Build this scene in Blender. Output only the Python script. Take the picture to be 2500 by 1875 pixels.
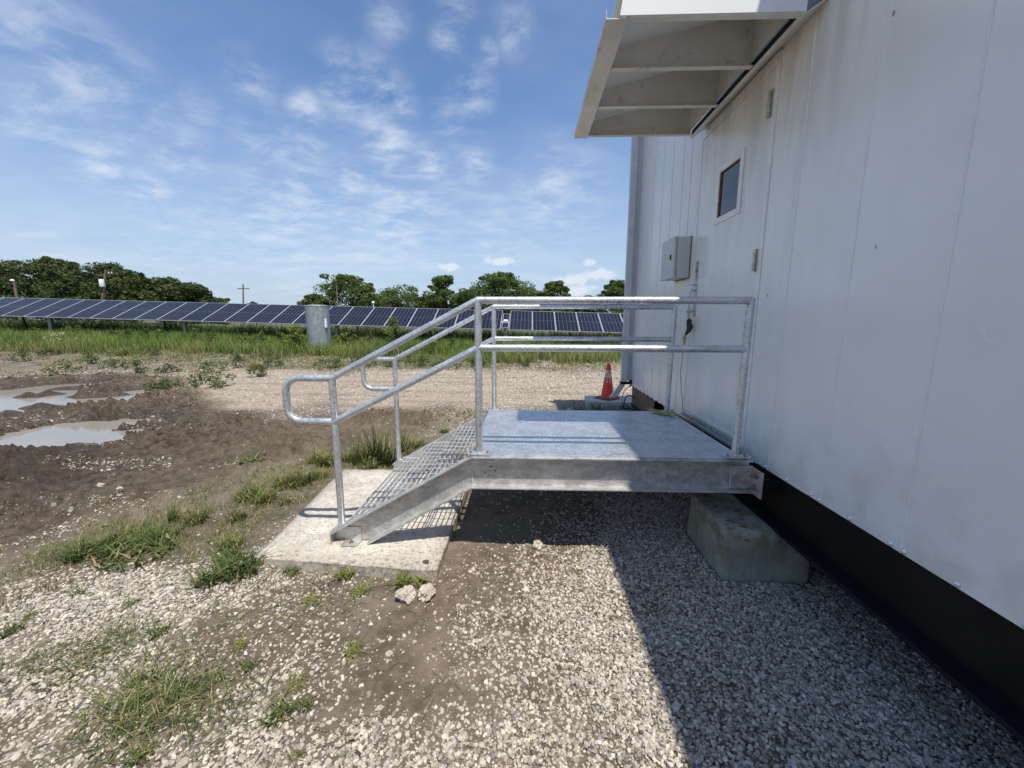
import bpy, bmesh, math, random
import numpy as np
from mathutils import Vector, Matrix

for o in list(bpy.data.objects):
    bpy.data.objects.remove(o)
SC = bpy.context.scene
COL = SC.collection
rnd = random.Random(7)

# ------------------------------------------------------------------ camera
cam_d = bpy.data.cameras.new('camera')
cam_d.sensor_width = 36.0
cam_d.lens = 971.479 / 2500.0 * 36.0
cam_d.clip_start = 0.02
cam_d.clip_end = 3000
cam = bpy.data.objects.new('camera', cam_d)
COL.objects.link(cam)
R_ = Vector((0.99943, 0.03356, 0.00247)).normalized()
F_ = Vector((-0.03274, 0.98674, -0.15894)).normalized()
U_ = R_.cross(F_).normalized()
mw = Matrix((R_, U_, -F_)).transposed().to_4x4()
mw.translation = Vector((0.3134, -2.6506, 0.9163))
cam.matrix_world = mw
SC.camera = cam

# ------------------------------------------------------------------ sky and sun
SUN = Vector((0.195, -0.378, 1.0)).normalized()
EL = math.asin(SUN.z)
AZ = math.atan2(SUN.x, SUN.y)
BLOBS = [(-0.697, 0.596, 0.399, 0.049, 0.6), (-0.672, 0.632, 0.386, 0.056, 0.6), (-0.668, 0.654, 0.357, 0.077, 0.55), (-0.73, 0.617, 0.294, 0.038, 0.7), (-0.647, 0.689, 0.326, 0.063, 0.5), (-0.695, 0.674, 0.249, 0.042, 0.7), (-0.66, 0.717, 0.224, 0.035, 0.8), (-0.613, 0.735, 0.289, 0.049, 0.5), (-0.494, 0.803, 0.333, 0.049, 0.6), (-0.426, 0.838, 0.341, 0.035, 0.55), (-0.57, 0.737, 0.364, 0.028, 0.45), (-0.496, 0.764, 0.413, 0.042, 0.45), (-0.421, 0.817, 0.394, 0.031, 0.8), (-0.35, 0.812, 0.468, 0.031, 0.75), (-0.352, 0.833, 0.427, 0.042, 0.8), (-0.303, 0.848, 0.435, 0.056, 0.9), (-0.254, 0.867, 0.428, 0.035, 0.7), (-0.312, 0.866, 0.39, 0.031, 0.6), (-0.132, 0.823, 0.553, 0.031, 0.9), (-0.147, 0.84, 0.523, 0.031, 0.8), (-0.252, 0.808, 0.532, 0.035, 0.5), (-0.026, 0.843, 0.537, 0.035, 0.6), (-0.077, 0.855, 0.512, 0.021, 0.7), (-0.117, 0.883, 0.455, 0.042, 0.7), (-0.149, 0.899, 0.411, 0.049, 0.5), (-0.288, 0.889, 0.355, 0.056, 0.8), (-0.215, 0.92, 0.328, 0.042, 0.8), (-0.366, 0.884, 0.289, 0.045, 0.8), (-0.114, 0.936, 0.332, 0.038, 0.8), (-0.453, 0.853, 0.259, 0.077, 0.6), (-0.506, 0.838, 0.206, 0.105, 0.55), (-0.276, 0.931, 0.24, 0.105, 0.75), (-0.387, 0.894, 0.225, 0.105, 0.55), (-0.184, 0.943, 0.278, 0.063, 0.5), (0.065, 0.958, 0.28, 0.091, 0.6), (-0.625, 0.765, 0.147, 0.098, 0.35), (-0.062, 0.979, 0.195, 0.105, 0.4)]
CUM = [(-0.182, 0.975, 0.124, 0.034, 0.011), (-0.062, 0.988, 0.139, 0.042, 0.01), (0.15, 0.98, 0.135, 0.018, 0.009), (0.111, 0.989, 0.094, 0.042, 0.015), (0.169, 0.98, 0.106, 0.042, 0.014), (0.125, 0.99, 0.071, 0.049, 0.015)]

class NT:
    """small helper round a node tree"""
    def __init__(s, t): s.t = t; s.n = t.nodes; s.l = t.links
    def add(s, k, **kw):
        n = s.n.new(k)
        for a, b in kw.items(): setattr(n, a, b)
        return n
    def put(s, sock, v):
        if isinstance(v, bpy.types.NodeSocket): s.l.new(v, sock)
        elif v is not None: sock.default_value = v
    def math(s, op, a, b=None, c=None, clamp=False):
        n = s.add('ShaderNodeMath', operation=op, use_clamp=clamp)
        s.put(n.inputs[0], a); s.put(n.inputs[1], b); s.put(n.inputs[2], c)
        return n.outputs[0]
    def vmath(s, op, a, b=None, out=0):
        n = s.add('ShaderNodeVectorMath', operation=op)
        s.put(n.inputs[0], a); s.put(n.inputs[1], b)
        return n.outputs[out]
    def ramp(s, v, a, b, c=0.0, d=1.0, smooth=True):
        n = s.add('ShaderNodeMapRange', interpolation_type='SMOOTHSTEP' if smooth else 'LINEAR')
        s.put(n.inputs[0], v)
        n.inputs[1].default_value = a; n.inputs[2].default_value = b
        n.inputs[3].default_value = c; n.inputs[4].default_value = d
        return n.outputs[0]
    def noise(s, vec, scale, detail=4, rough=.55, dist=0., out=0, dim='3D', w=0.):
        n = s.add('ShaderNodeTexNoise', noise_dimensions=dim)
        if vec is not None: s.put(n.inputs['Vector'], vec)
        n.inputs['Scale'].default_value = scale; n.inputs['Detail'].default_value = detail
        n.inputs['Roughness'].default_value = rough; n.inputs['Distortion'].default_value = dist
        if dim == '4D': n.inputs['W'].default_value = w
        return n.outputs[out]
    def voro(s, vec, scale, feature='F1', rand=1.0):
        n = s.add('ShaderNodeTexVoronoi', feature=feature)
        if vec is not None: s.put(n.inputs['Vector'], vec)
        n.inputs['Scale'].default_value = scale
        n.inputs['Randomness'].default_value = rand
        return n
    def mix(s, f, a, b, mode='MIX'):
        n = s.add('ShaderNodeMix', data_type='RGBA', blend_type=mode)
        s.put(n.inputs[0], f)
        for k, v in ((6, a), (7, b)):
            if isinstance(v, (tuple, list)): v = tuple(v) + (1,) * (4 - len(v))
            s.put(n.inputs[k], v)
        return n.outputs[2]
    def mapping(s, vec, scale=(1, 1, 1), rot=(0, 0, 0), loc=(0, 0, 0)):
        n = s.add('ShaderNodeMapping')
        s.put(n.inputs[0], vec)
        n.inputs['Scale'].default_value = scale; n.inputs['Rotation'].default_value = rot
        n.inputs['Location'].default_value = loc
        return n.outputs[0]
    def sep(s, v):
        n = s.add('ShaderNodeSeparateXYZ'); s.put(n.inputs[0], v); return n.outputs
    def comb(s, x, y, z):
        n = s.add('ShaderNodeCombineXYZ')
        s.put(n.inputs[0], x); s.put(n.inputs[1], y); s.put(n.inputs[2], z)
        return n.outputs[0]
    def bump(s, h, strength, dist, normal=None):
        n = s.add('ShaderNodeBump'); n.inputs['Strength'].default_value = strength
        n.inputs['Distance'].default_value = dist; s.put(n.inputs['Height'], h)
        s.put(n.inputs['Normal'], normal)
        return n.outputs[0]

world = bpy.data.worlds.new('World'); SC.world = world; world.use_nodes = True
w = NT(world.node_tree); w.n.clear()
SKY_STRENGTH = 0.13
sky = w.add('ShaderNodeTexSky', sky_type='NISHITA')
sky.sun_disc = False; sky.sun_elevation = EL; sky.sun_rotation = AZ
sky.altitude = 0; sky.air_density = 1.0; sky.dust_density = 0.6; sky.ozone_density = 2.2
geo = w.add('ShaderNodeTexCoord')
dirv = geo.outputs['Generated']
dx, dy, dz = w.sep(dirv)
den = w.math('ADD', w.math('MAXIMUM', dz, 0.0), 0.12)
pl = w.comb(w.math('DIVIDE', dx, den), w.math('DIVIDE', dy, den), 0.0)
n1 = w.noise(w.mapping(pl, (1.0, 1.25, 1), (0, 0, .7)), 4.6, 9, .63, .25)
n2 = w.noise(w.mapping(pl, (1.0, 1.5, 1), (0, 0, .5)), 1.7, 6, .52, .15)
n3 = w.noise(pl, .7, 3, .5)
big = w.ramp(n3, .38, .68)
haze_lo = w.ramp(dz, 0.0, .42, 1.0, 0.0, False)
blob = None
for (bx, by, bz, r, wt) in BLOBS:
    d = w.vmath('DISTANCE', dirv, (bx, by, bz), out=1)
    m = w.ramp(d, 0.0, r * 1.7, wt, 0.0)
    blob = m if blob is None else w.math('MAXIMUM', blob, m)
wisp = w.math('MULTIPLY', w.ramp(n1, .36, .74), w.math('ADD', w.math('MULTIPLY', blob, 1.0), 0.03))
veil = w.math('MULTIPLY', w.ramp(n2, .28, .85), w.math('MULTIPLY', big, w.math('ADD', w.math('MULTIPLY', haze_lo, .55), .22)))
cum = None
cn = w.noise(dirv, 55, 5, .6)
for (bx, by, bz, rx, rz) in CUM:
    v = w.vmath('SUBTRACT', dirv, (bx, by, bz))
    v = w.vmath('MULTIPLY', v, (1 / rx, 1 / rx, 1 / rz))
    L = w.vmath('LENGTH', v, out=1)
    m = w.ramp(w.math('ADD', L, w.math('MULTIPLY', w.math('SUBTRACT', cn, .5), 2.0)), .45, 1.15, .8, 0.0)
    cum = m if cum is None else w.math('MAXIMUM', cum, m)
alpha = w.math('ADD', wisp, veil, clamp=True)
alpha = w.math('MULTIPLY', alpha, .85)
lowhaze = w.ramp(dz, 0.0, .42, .92, 0.0, False)
skyc = w.mix(1.0, sky.outputs[0], (.88, 1.01, 1.15), 'MULTIPLY')
c0 = w.mix(lowhaze, skyc, (3.4, 4.15, 5.2))
c1 = w.mix(alpha, c0, (5.8, 6.2, 6.8))
c2 = w.mix(cum, c1, (5.6, 6.0, 6.6))
bg = w.add('ShaderNodeBackground'); w.put(bg.inputs[0], c2); bg.inputs[1].default_value = SKY_STRENGTH
out = w.add('ShaderNodeOutputWorld'); w.l.new(bg.outputs[0], out.inputs[0])

sd = bpy.data.lights.new('sun', 'SUN'); sd.energy = 5.0; sd.angle = math.radians(.53); sd.color = (1.0, .945, .855)
so = bpy.data.objects.new('sun', sd); COL.objects.link(so)
so.rotation_euler = SUN.to_track_quat('Z', 'Y').to_euler()
so.location = (0, 0, 30)
SC.view_settings.view_transform = 'Standard'; SC.view_settings.look = 'None'
SC.view_settings.exposure = 0.14; SC.view_settings.gamma = 1.0
SC.view_settings.use_curve_mapping = False
SC.render.engine = 'CYCLES'
SC.cycles.max_bounces = 6
SC.cycles.diffuse_bounces = 3
SC.cycles.sample_clamp_indirect = 6.0

# ------------------------------------------------------------------ helpers
def hash2(ix, iy, seed):
    h = (ix.astype(np.int64) * 374761393 + iy.astype(np.int64) * 668265263 + seed * 2147483647) & 0xffffffff
    h = ((h ^ (h >> 13)) * 1274126177) & 0xffffffff
    h = h ^ (h >> 16)
    return (h & 0xffffff) / float(0xffffff)
def vnoise(x, y, seed=0):
    ix = np.floor(x); iy = np.floor(y); fx = x - ix; fy = y - iy
    fx = fx * fx * (3 - 2 * fx); fy = fy * fy * (3 - 2 * fy)
    a = hash2(ix, iy, seed); b = hash2(ix + 1, iy, seed); c = hash2(ix, iy + 1, seed); d = hash2(ix + 1, iy + 1, seed)
    return (a * (1 - fx) + b * fx) * (1 - fy) + (c * (1 - fx) + d * fx) * fy
def fbm(x, y, f, octv=4, seed=0, rough=.5):
    s = 0; a = 1; t = 0
    for i in range(octv):
        s = s + a * vnoise(x * f, y * f, seed + i * 17); t += a; a *= rough; f *= 2.03
    return s / t
def sstep(v, a, b):
    t = np.clip((v - a) / (b - a), 0, 1); return t * t * (3 - 2 * t)
def poly_sd(x, y, P):
    """signed distance to a polygon, negative inside"""
    x = np.asarray(x, float); y = np.asarray(y, float)
    d = np.full(x.shape, 1e9); ins = np.zeros(x.shape, bool)
    n = len(P)
    for i in range(n):
        ax, ay = P[i]; bx, by = P[(i + 1) % n]
        ex, ey = bx - ax, by - ay
        t = np.clip(((x - ax) * ex + (y - ay) * ey) / (ex * ex + ey * ey), 0, 1)
        d = np.minimum(d, np.hypot(x - ax - t * ex, y - ay - t * ey))
        c = (ay > y) != (by > y)
        with np.errstate(divide='ignore', invalid='ignore'):
            xi = ax + (y - ay) / (by - ay if by != ay else 1e-9) * ex
        ins ^= c & (x < xi)
    return np.where(ins, -d, d)

def tag(o, label=None, cat=None, group=None, kind=None):
    if label: o['label'] = label
    if cat: o['category'] = cat
    if group: o['group'] = group
    if kind: o['kind'] = kind
    return o
def empty(name, loc=(0, 0, 0), rz=0., label=None, cat=None, group=None):
    o = bpy.data.objects.new(name, None); COL.objects.link(o)
    o.location = loc; o.rotation_euler = (0, 0, rz)
    return tag(o, label, cat, group)
def link(name, me, parent=None, loc=None):
    o = bpy.data.objects.new(name, me); COL.objects.link(o)
    if parent is not None: o.parent = parent
    if loc is not None: o.location = loc
    return o

class MB:
    def __init__(s): s.v = []; s.f = []; s.sm = []
    def add(s, vs, fs, smooth=False):
        k = len(s.v); s.v += [tuple(p) for p in vs]
        s.f += [tuple(i + k for i in f) for f in fs]; s.sm += [smooth] * len(fs)
        return s
    def box(s, x0, x1, y0, y1, z0, z1):
        x0, x1 = min(x0, x1), max(x0, x1); y0, y1 = min(y0, y1), max(y0, y1); z0, z1 = min(z0, z1), max(z0, z1)
        v = [(x0, y0, z0), (x1, y0, z0), (x1, y1, z0), (x0, y1, z0), (x0, y0, z1), (x1, y0, z1), (x1, y1, z1), (x0, y1, z1)]
        return s.add(v, [(0, 3, 2, 1), (4, 5, 6, 7), (0, 1, 5, 4), (1, 2, 6, 5), (2, 3, 7, 6), (3, 0, 4, 7)])
    def prism(s, poly, axis, a, b):
        """poly in the two other axes (order x,y,z without axis), extruded a..b along axis"""
        n = len(poly)
        def P(q, t):
            if axis == 'x': return (t, q[0], q[1])
            if axis == 'y': return (q[0], t, q[1])
            return (q[0], q[1], t)
        v = [P(q, a) for q in poly] + [P(q, b) for q in poly]
        f = [tuple(range(n)), tuple(range(2 * n - 1, n - 1, -1))]
        f += [(i, i + n, (i + 1) % n + n, (i + 1) % n) for i in range(n)]
        return s.add(v, f)
    def tube(s, path, r, seg=14, closed=False, caps=True, radii=None):
        P = [Vector(p) for p in path]; n = len(P)
        T = []
        for i in range(n):
            if closed: t = (P[(i + 1) % n] - P[i - 1])
            else: t = P[min(i + 1, n - 1)] - P[max(i - 1, 0)]
            T.append(t.normalized())
        u = T[0].orthogonal().normalized(); vs = []
        for i in range(n):
            if i: 
                u = (u - T[i] * u.dot(T[i]))
                if u.length < 1e-6: u = T[i].orthogonal()
                u.normalize()
            b = T[i].cross(u); rr = radii[i] if radii else r
            # mitre widening at sharp bends
            for k in range(seg):
                a = 2 * math.pi * k / seg
                vs.append(P[i] + (u * math.cos(a) + b * math.sin(a)) * rr)
        fs = []
        for i in range(n if closed else n - 1):
            j = (i + 1) % n
            for k in range(seg):
                k2 = (k + 1) % seg
                fs.append((i * seg + k, i * seg + k2, j * seg + k2, j * seg + k))
        s.add(vs, fs, True)
        if caps and not closed:
            s.add(vs[:seg], [tuple(range(seg - 1, -1, -1))]); s.add(vs[-seg:], [tuple(range(seg))])
        return s
    def cyl(s, a, b, r, seg=16, r2=None):
        return s.tube([a, b], r, seg, radii=[r, r if r2 is None else r2])
    def lathe(s, prof, c=(0, 0, 0), seg=24, smooth=True):
        vs = []; fs = []
        for (r, z) in prof:
            for k in range(seg):
                a = 2 * math.pi * k / seg
                vs.append((c[0] + r * math.cos(a), c[1] + r * math.sin(a), c[2] + z))
        for i in range(len(prof) - 1):
            for k in range(seg):
                k2 = (k + 1) % seg
                fs.append((i * seg + k, i * seg + k2, (i + 1) * seg + k2, (i + 1) * seg + k))
        return s.add(vs, fs, smooth)
    def mesh(s, name, mat):
        me = bpy.data.meshes.new(name); me.from_pydata(s.v, [], s.f)
        me.polygons.foreach_set('use_smooth', s.sm)
        bm = bmesh.new(); bm.from_mesh(me); bmesh.ops.recalc_face_normals(bm, faces=bm.faces); bm.to_mesh(me); bm.free()
        me.update()
        for m in (mat if isinstance(mat, (list, tuple)) else [mat]): me.materials.append(m)
        return me
    def build(s, name, mat, parent=None, bevel=0., loc=None):
        o = link(name, s.mesh(name, mat), parent, loc)
        if bevel:
            m = o.modifiers.new('bevel', 'BEVEL'); m.width = bevel; m.segments = 2; m.limit_method = 'ANGLE'; m.angle_limit = math.radians(40)
        return o

def each(name, parts, mat, fix=None, bevel=0.):
    r = []
    for q in parts:
        o = q.build(name, mat, bevel=bevel)
        if fix: fix(o)
        r.append(o)
    return r

def np_mesh(name, V, faces, mat, cols=None, smooth=False):
    """V (n,3) array; faces: list of (k,m) index arrays with m corners each"""
    me = bpy.data.meshes.new(name)
    nf = sum(len(f) for f in faces)
    loops = np.concatenate([f.reshape(-1) for f in faces]).astype(np.int32)
    tot = np.concatenate([np.full(len(f), f.shape[1], np.int32) for f in faces])
    st = np.concatenate([[0], np.cumsum(tot)[:-1]]).astype(np.int32)
    me.vertices.add(len(V)); me.vertices.foreach_set('co', np.ascontiguousarray(V, np.float32).reshape(-1))
    me.loops.add(len(loops)); me.loops.foreach_set('vertex_index', loops)
    me.polygons.add(nf); me.polygons.foreach_set('loop_start', st); me.polygons.foreach_set('loop_total', tot)
    if smooth: me.polygons.foreach_set('use_smooth', np.ones(nf, bool))
    me.update(calc_edges=True)
    if cols:
        for k, arr in cols.items():
            if arr.ndim == 1:
                a = me.attributes.new(k, 'FLOAT', 'POINT'); a.data.foreach_set('value', arr.astype(np.float32))
            else:
                a = me.attributes.new(k, 'FLOAT_COLOR', 'POINT')
                c = np.ones((len(arr), 4), np.float32); c[:, :3] = arr
                a.data.foreach_set('color', c.reshape(-1))
    if mat: me.materials.append(mat)
    return me

# ------------------------------------------------------------------ materials
def newmat(name):
    m = bpy.data.materials.new(name); m.use_nodes = True
    t = NT(m.node_tree); b = m.node_tree.nodes['Principled BSDF']
    return m, t, b
def simple(name, col, rough=.6, metal=0., var=.12, scale=12., bump=0., coat=0.):
    m, t, b = newmat(name)
    tc = t.add('ShaderNodeTexCoord').outputs['Object']
    n = t.noise(tc, scale, 5, .6)
    f = t.ramp(n, .3, .7, 1 - var, 1 + var)
    c = t.mix(1.0, col, t.comb(f, f, f), 'MULTIPLY')
    t.put(b.inputs['Base Color'], c)
    b.inputs['Roughness'].default_value = rough; b.inputs['Metallic'].default_value = metal
    if coat: b.inputs['Coat Weight'].default_value = coat
    if bump: t.put(b.inputs['Normal'], t.bump(t.noise(tc, scale * 4, 4), bump, .004))
    return m
def galv(name, base, dark, rough, metal=.75, spangle=60., streak=(1, 1, 1), var=1.):
    m, t, b = newmat(name)
    tc = t.add('ShaderNodeTexCoord').outputs['Object']
    v = t.voro(t.vmath('ADD', tc, t.vmath('MULTIPLY', t.noise(tc, 20, 2, .5, out=1), (.012, .012, .012))), spangle)
    sp = t.sep(v.outputs['Color'])[0]
    n = t.noise(t.mapping(tc, streak), 7, 7, .65, .4)
    n2 = t.noise(t.mapping(tc, streak), 45, 4, .6)
    f = t.math('ADD', t.math('MULTIPLY', t.ramp(n, .35, .68), .62), t.math('MULTIPLY', sp, .38), clamp=True)
    c = t.mix(f, dark, base)
    c = t.mix(t.ramp(n2, .60, .76, 0, .35), c, (.82, .83, .83))
    t.put(b.inputs['Base Color'], c)
    t.put(b.inputs['Roughness'], t.ramp(t.math('ADD', t.math('MULTIPLY', n2, .5), t.math('MULTIPLY', sp, .5)), .2, .8, rough - .1, rough + .12))
    b.inputs['Metallic'].default_value = metal
    t.put(b.inputs['Normal'], t.bump(n2, .12, .003))
    return m
M = {}
M['pipe'] = galv('galvanised pipe', (.68, .70, .71), (.44, .455, .47), .34, .65, 70)
M['beam'] = galv('galvanised channel', (.66, .65, .63), (.33, .325, .31), .38, .50, 90, (1, 1, 2))
M['deck'] = m_deck = galv('galvanised tread plate', (.66, .68, .70), (.46, .48, .50), .36, .72, 50)
_t = NT(m_deck.node_tree); _b = m_deck.node_tree.nodes['Principled BSDF']; _src = _b.inputs['Base Color'].links[0].from_socket
_tc = _t.add('ShaderNodeTexCoord').outputs['Object']
_s1 = _t.ramp(_t.noise(_t.mapping(_tc, (1.2, 16, 1), (0, 0, .28)), 1.6, 5, .7, .3), .60, .66, 0, .55)
_s2 = _t.ramp(_t.noise(_t.mapping(_tc, (14, 1.5, 1), (0, 0, -.4)), 1.4, 5, .7, .3), .62, .68, 0, .35)
_c = _t.mix(_s1, _src, (.86, .87, .88)); _c = _t.mix(_s2, _c, (.80, .81, .83))
_d = _t.ramp(_t.noise(_tc, 9, 7, .75), .60, .72, 0, .5)
_c = _t.mix(_d, _c, (.27, .25, .22))
_t.put(_b.inputs['Base Color'], _c)
M['grate'] = galv('galvanised grating', (.78, .79, .78), (.5, .51, .51), .45, .5, 90)
M['bolt'] = simple('weathered bolt', (.30, .24, .16), .5, .7, .3, 60)
M['alu'] = simple('aluminium sill', (.62, .62, .58), .45, .5, .15, 20)
M['steelplate'] = simple('stainless plate', (.5, .52, .52), .3, .85, .1, 30)
M['hinge'] = simple('worn hinge steel', (.50, .47, .40), .45, .5, .3, 50)
M['black'] = simple('black paint', (.008, .009, .013), .45, 0, .2, 10)
M['blackrubber'] = simple('black rubber', (.02, .02, .02), .8)
M['bouncebeam'] = simple('base steel with painted bounce light', (.11, .085, .06), .6, 0, .25, 4)  # brownish bounce light painted into the colour of the far web
M['basebeam'] = simple('dark primed steel', (.010, .0085, .007), .55, 0, .35, 3)
for _k in ('black', 'basebeam'): M[_k].node_tree.nodes['Principled BSDF'].inputs['Specular IOR Level'].default_value = .22
M['dark'] = simple('painted recess shade', (.01, .01, .01), .9)  # near-black that stands in for shade in gaps and holes
M['plastic_white'] = simple('white tag', (.8, .8, .8), .5)
M['rope'] = simple('cream rope', (.50, .47, .30), .9, 0, .2, 60)
M['rope_yellow'] = simple('frayed yellow rope', (.46, .42, .13), .9, 0, .3, 40)
M['tape'] = simple('black tape', (.012, .014, .014), .35, 0, .2, 30)
M['orange'] = simple('faded red orange cone', (.78, .055, .03), .55, 0, .12, 9)
M['collar'] = simple('peeling reflective collar', (.62, .50, .38), .6, 0, .55, 22)
M['conebase'] = simple('dusty cone base', (.12, .095, .07), .85, 0, .3, 14)
M['white_print'] = simple('white stencil paint', (.8, .78, .74), .7, 0, .2, 60)
M['wood'] = simple('weathered pole wood', (.16, .12, .085), .9, 0, .3, 3)
M['bark'] = simple('bark', (.07, .055, .04), .95, 0, .3, 2)
M['bag'] = simple('grey box paint', (.56, .58, .55), .42, 0, .05, 6)
M['rust'] = simple('rust stained sealant', (.24, .15, .08), .9, 0, .4, 40)
M['frame_alu'] = simple('silver panel frame', (.55, .56, .57), .45, .4, .05, 3)
M['post_galv'] = simple('pile steel', (.35, .37, .38), .5, .5, .2, 4)
M['ochre'] = simple('ochre soil', (.32, .24, .08), .9, 0, .3, 8)

def mat_wall(name, base, grime=1., canopy=False):
    m, t, b = newmat(name)
    tc = t.add('ShaderNodeTexCoord').outputs['Object']
    x, y, z = t.sep(tc)
    # vertical run-off streaks, stronger high on the wall and over the door
    st = t.noise(t.mapping(tc, (3, 4.2, .5)), 1.5, 5, .55, .3)
    st2 = t.noise(t.mapping(tc, (10, 26, .9)), 1.5, 5, .6)
    patch = t.noise(tc, 1.3, 5, .6)
    if canopy:
        g = t.math('MULTIPLY', t.ramp(patch, .32, .7), .55 * grime)
        mold = t.ramp(t.noise(tc, 9, 8, .75), .55, .74, 0, .6)
        g2 = mold
        c = t.mix(g, base, (.33, .33, .27))
        c = t.mix(g2, c, (.16, .16, .10))
    else:
        hi = t.ramp(z, .9, 3.0, .10, 1.0)
        near_door = t.ramp(t.math('ABSOLUTE', t.math('SUBTRACT', y, .55)), .4, 1.4, 1.0, .10)
        g = t.math('MULTIPLY', t.math('MULTIPLY', t.ramp(st, .38, .66), hi), t.math('MULTIPLY', near_door, .50 * grime))
        c = t.mix(g, base, (.36, .35, .25))
        c = t.mix(t.math('MULTIPLY', t.math('MULTIPLY', t.ramp(st2, .58, .80), near_door), .22 * grime), c, (.34, .34, .30))
        c = t.mix(t.ramp(patch, .3, .75, 0, .16), c, (.50, .50, .48))
        low = t.math('MULTIPLY', t.ramp(z, -.1, .5, .3, 0), t.ramp(t.noise(tc, 6, 5), .4, .7))
        c = t.mix(low, c, (.36, .33, .26))
        sp = t.voro(t.mapping(tc, (1, 1, .55)), 4.2)
        spot = t.math('MULTIPLY', t.math('LESS_THAN', sp.outputs['Distance'], t.math('MULTIPLY', t.sep(sp.outputs['Color'])[1], .05)), t.math('LESS_THAN', t.sep(sp.outputs['Color'])[0], .45))
        c = t.mix(t.math('MULTIPLY', spot, .75), c, (.09, .09, .08))
    t.put(b.inputs['Base Color'], c)
    t.put(b.inputs['Roughness'], t.ramp(patch, .3, .7, .17, .30))
    b.inputs['Specular IOR Level'].default_value = .5
    wv = t.noise(t.mapping(tc, (1, 2, .5)), 1.6, 2)
    t.put(b.inputs['Normal'], t.bump(t.math('ADD', t.math('MULTIPLY', wv, 1.0), t.math('MULTIPLY', t.noise(tc, 260, 2), .012)), .35, .02))
    return m
M['wall'] = mat_wall('white painted metal wall', (.85, .835, .79))
M['door'] = mat_wall('white painted door', (.81, .80, .76), 1.1)
M['canopy'] = mat_wall('stained white canopy', (.76, .75, .69), .8, True)
M['canopy_clean'] = simple('clean white sheet', (.80, .80, .78), .45, 0, .03, 5)
M['trim'] = simple('white trim', (.80, .79, .75), .35, 0, .08, 8)
M['gutter'] = simple('pale grey downspout paint', (.58, .58, .57), .4, 0, .06, 5)

m, t, b = newmat('window glass')
b.inputs['Base Color'].default_value = (.018, .026, .034, 1); b.inputs['Roughness'].default_value = .06
b.inputs['Specular IOR Level'].default_value = .8
M['glass'] = m

def mat_concrete(name, base, stain, speck=.5, moss=False):
    m, t, b = newmat(name)
    tc = t.add('ShaderNodeTexCoord').outputs['Object']
    n = t.noise(tc, 4, 8, .7); n2 = t.noise(tc, 38, 6, .75, .6); n3 = t.noise(tc, 130, 3, .6)
    c = t.mix(t.ramp(n, .35, .7), stain, base)
    c = t.mix(t.math('MULTIPLY', t.ramp(n2, .50, .64), speck), c, (.20, .165, .13))
    v = t.voro(tc, 30)
    pit = t.math('LESS_THAN', v.outputs['Distance'], t.math('MULTIPLY', t.sep(v.outputs['Color'])[0], .22))
    c = t.mix(t.math('MULTIPLY', pit, speck * .8), c, (.13, .11, .09))
    if name.startswith('exposed'):
        ex = t.sep(tc)
        ed_ = t.math('MAXIMUM', t.math('MULTIPLY', t.math('ABSOLUTE', ex[0]), 1.55), t.math('MULTIPLY', t.math('ABSOLUTE', ex[1]), 1.2))
        dirt = t.math('MULTIPLY', t.ramp(t.math('ADD', ed_, t.math('MULTIPLY', n, .5)), 1.05, 1.38), t.ramp(n2, .35, .6, .25, .85))
        c = t.mix(dirt, c, (.20, .155, .11))
    if moss:
        x, y, z = t.sep(tc)
        mo = t.math('MULTIPLY', t.ramp(t.noise(tc, 5, 4), .42, .62), t.ramp(z, .16, .40, 0, .75))
        c = t.mix(mo, c, (.13, .135, .035))
        chip = t.math('MULTIPLY', t.ramp(t.noise(tc, 16, 6, .7), .54, .60), t.ramp(z, .34, .42))
        c = t.mix(t.math('MULTIPLY', chip, .8), c, (.07, .055, .045))
        stn = t.ramp(t.noise(t.mapping(tc, (6, 6, 1)), 2, 5), .45, .75, 0, .5)
        c = t.mix(stn, c, (.11, .12, .10))
    t.put(b.inputs['Base Color'], c); b.inputs['Roughness'].default_value = .92
    t.put(b.inputs['Normal'], t.bump(t.math('ADD', t.math('MULTIPLY', n2, .7), t.math('MULTIPLY', n3, .3)), .5, .006))
    return m
M['slab'] = mat_concrete('exposed concrete slab', (.62, .575, .50), (.42, .365, .30), .9)
M['block'] = mat_concrete('concrete block', (.36, .345, .29), (.23, .22, .185), .35, True)
M['oldblock'] = mat_concrete('dark mossy concrete', (.13, .14, .11), (.07, .08, .06), .3)
M['pad'] = mat_concrete('pale concrete pad', (.55, .54, .48), (.42, .40, .34), .2)
M['rockmat'] = mat_concrete('broken concrete lump', (.62, .56, .48), (.40, .34, .28), .6)

def mat_attr(name, rough=.85, spec=.3, trans=0., instancer=False, bumpy=0., vary=0.):
    m, t, b = newmat(name)
    a = t.add('ShaderNodeAttribute', attribute_name='col')
    if instancer: a.attribute_type = 'INSTANCER'
    c = a.outputs['Color']
    tc = t.add('ShaderNodeTexCoord').outputs['Object']
    if vary:
        f = t.ramp(t.noise(tc, vary, 4, .7), .3, .7, .72, 1.15)
        c = t.mix(1.0, c, t.comb(f, f, f), 'MULTIPLY')
    t.put(b.inputs['Base Color'], c)
    b.inputs['Roughness'].default_value = rough; b.inputs['Specular IOR Level'].default_value = spec
    if bumpy: t.put(b.inputs['Normal'], t.bump(t.noise(tc, vary * 2, 4, .7), bumpy, .3))
    if trans:
        o_ = m.node_tree.nodes['Material Output']
        tr = t.add('ShaderNodeBsdfTranslucent'); t.put(tr.inputs[0], t.mix(1.0, c, (1.3, 1.5, .6), 'MULTIPLY'))
        mx = t.add('ShaderNodeMixShader'); mx.inputs[0].default_value = trans
        t.l.new(b.outputs[0], mx.inputs[1]); t.l.new(tr.outputs[0], mx.inputs[2]); t.l.new(mx.outputs[0], o_.inputs[0])
    return m
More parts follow.
